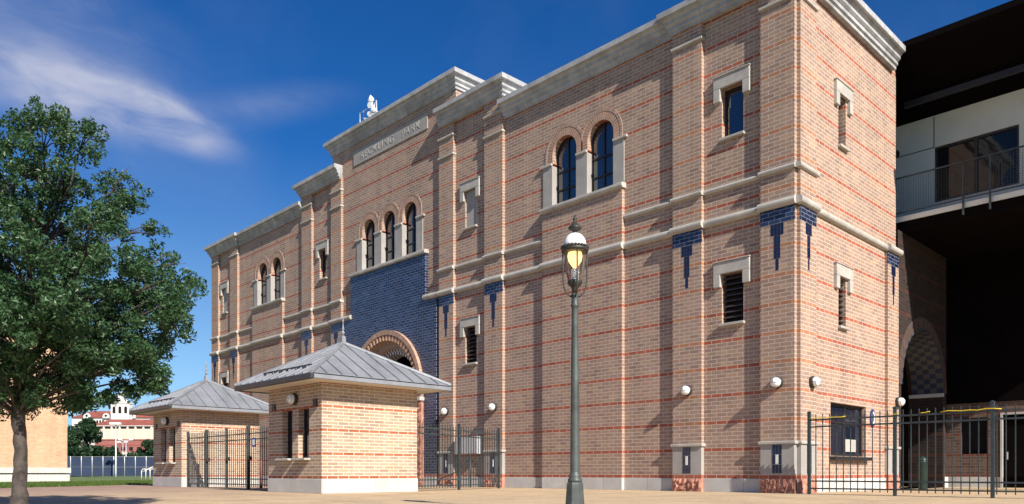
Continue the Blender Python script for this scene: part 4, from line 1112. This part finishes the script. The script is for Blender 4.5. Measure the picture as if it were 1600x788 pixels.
# ================================================================= SKY AND LIGHT
sun_dir = Vector((4.4, -1., 3.05)).normalized()
el = math.asin(sun_dir.z); az = math.atan2(sun_dir.x, sun_dir.y)
W = bpy.data.worlds.new('World'); SC.world = W; W.use_nodes = True; nt = W.node_tree; b = NB(nt)
bg = nt.nodes['Background']
sky = b.n('ShaderNodeTexSky', sky_type='NISHITA'); sky.sun_disc = False; sky.sun_elevation = el; sky.sun_rotation = az
sky.altitude = 200; sky.air_density = 1.0; sky.dust_density = .25; sky.ozone_density = 3.5
hs = b.n('ShaderNodeHueSaturation'); sz = b.n('ShaderNodeSeparateXYZ'); tc0 = b.n('ShaderNodeTexCoord'); b.l(tc0.outputs['Generated'], sz.inputs[0]); mr0 = b.n('ShaderNodeMapRange'); mr0.inputs[1].default_value = .06; mr0.inputs[2].default_value = .38; mr0.inputs[3].default_value = .5; mr0.inputs[4].default_value = 1.30; b.l(sz.outputs[2], mr0.inputs[0]); b.l(mr0.outputs[0], hs.inputs['Saturation']); hs.inputs['Value'].default_value = .88; b.l(sky.outputs[0], hs.inputs['Color'])
skyc = b.mix(1., hs.outputs[0], (.55, .87, 1.18), 'MULTIPLY')
# high cirrus: noise over the sky's own directions, thickest low in the north-west
tc = b.n('ShaderNodeTexCoord'); dirv = tc.outputs['Generated']
def dirof(px, py):
    r = (px - 800.) / 1201.; return Vector((-.718 + .696 * r, .696 + .718 * r, (738.5 - py) / 1201.)).normalized()
def dot(v):
    nd = b.n('ShaderNodeVectorMath', operation='DOT_PRODUCT'); b.l(dirv, nd.inputs[0]); nd.inputs[1].default_value = v; return nd.outputs['Value']
def patch(px, py, a, c, tilt, lo, hi):
    """soft elliptical field round a sky direction"""
    ctr = dirof(px, py); r = Vector((0, 0, 1)).cross(ctr).normalized() * -1; u = r.cross(ctr).normalized()
    r2 = r * math.cos(tilt) + u * math.sin(tilt); u2 = u * math.cos(tilt) - r * math.sin(tilt)
    x = b.math('DIVIDE', dot(r2), a); y = b.math('DIVIDE', dot(u2), c)
    d = b.math('SQRT', b.math('ADD', b.math('MULTIPLY', x, x), b.math('MULTIPLY', y, y)))
    front = b.math('GREATER_THAN', dot(ctr), 0.)
    mr = b.n('ShaderNodeMapRange', interpolation_type='SMOOTHSTEP'); mr.inputs[1].default_value = 1.; mr.inputs[2].default_value = 0.; mr.inputs[3].default_value = lo; mr.inputs[4].default_value = hi; b.l(d, mr.inputs[0])
    return b.math('MULTIPLY', mr.outputs[0], front)
ctr = dirof(200, 165); rr_ = Vector((0, 0, 1)).cross(ctr).normalized() * -1; uu_ = rr_.cross(ctr).normalized()
cb = b.n('ShaderNodeCombineXYZ'); b.l(b.math('MULTIPLY', dot(rr_ * math.cos(.13) - uu_ * math.sin(.13)), 6.5), cb.inputs[0]); b.l(b.math('MULTIPLY', dot(uu_ * math.cos(.13) + rr_ * math.sin(.13)), 17.), cb.inputs[1])
dist = b.n('ShaderNodeTexNoise'); dist.inputs['Scale'].default_value = 1.2; b.l(cb.outputs[0], dist.inputs['Vector'])
mv = b.n('ShaderNodeVectorMath', operation='MULTIPLY_ADD'); b.l(dist.outputs['Color'], mv.inputs[0]); mv.inputs[1].default_value = (1.1, 1.1, 1.1); b.l(cb.outputs[0], mv.inputs[2])
n1 = b.noise(mv.outputs[0], 1.5, 8, .58)
wis = b.ramp(n1, [(.30, 0.), (.72, 1.)])
fld = b.math('ADD', b.math('ADD', patch(120, 148, .165, .052, -.06, 0., 1.), patch(260, 188, .10, .036, -.26, 0., .95)), b.math('ADD', patch(70, 60, .26, .12, -.45, 0., .34), patch(410, 165, .14, .03, .25, 0., .22)))
cl = b.math('MULTIPLY', b.math('MINIMUM', fld, 1.), b.math('MULTIPLY_ADD', wis, .75, .26))
veil = b.noise(dirv, 3.0, 5, .6)
cl = b.math('MINIMUM', b.math('ADD', cl, b.math('MULTIPLY', b.ramp(veil, [(.5, 0.), (.85, 1.)]), .07)), .9)
skyc = b.mix(cl, skyc, (4.9, 5.2, 6.6))
b.l(skyc, bg.inputs['Color']); bg.inputs['Strength'].default_value = .066
sl = bpy.data.lights.new('sun', 'SUN'); sl.energy = 5.0; sl.angle = math.radians(.53); sl.color = (1., .93, .82)
so = bpy.data.objects.new('sun', sl); COL.objects.link(so); so.rotation_euler = (-sun_dir).to_track_quat('-Z', 'Y').to_euler(); so.location = (30, -20, 30)

# ================================================================= CAMERA
cam = bpy.data.cameras.new('camera'); co = bpy.data.objects.new('camera', cam); COL.objects.link(co)
cam.sensor_width = 36; cam.lens = 36 * 1201 / 1600; cam.shift_y = (738.5 - 394) / 1600; cam.clip_end = 4000; cam.clip_start = .1
co.location = (8.518, -17.878, .51); co.rotation_euler = (PI / 2, 0, math.atan2(.718, .696))
SC.camera = co
SC.view_settings.view_transform = 'Standard'; SC.view_settings.look = 'None'; SC.view_settings.exposure = .72; SC.view_settings.gamma = 1
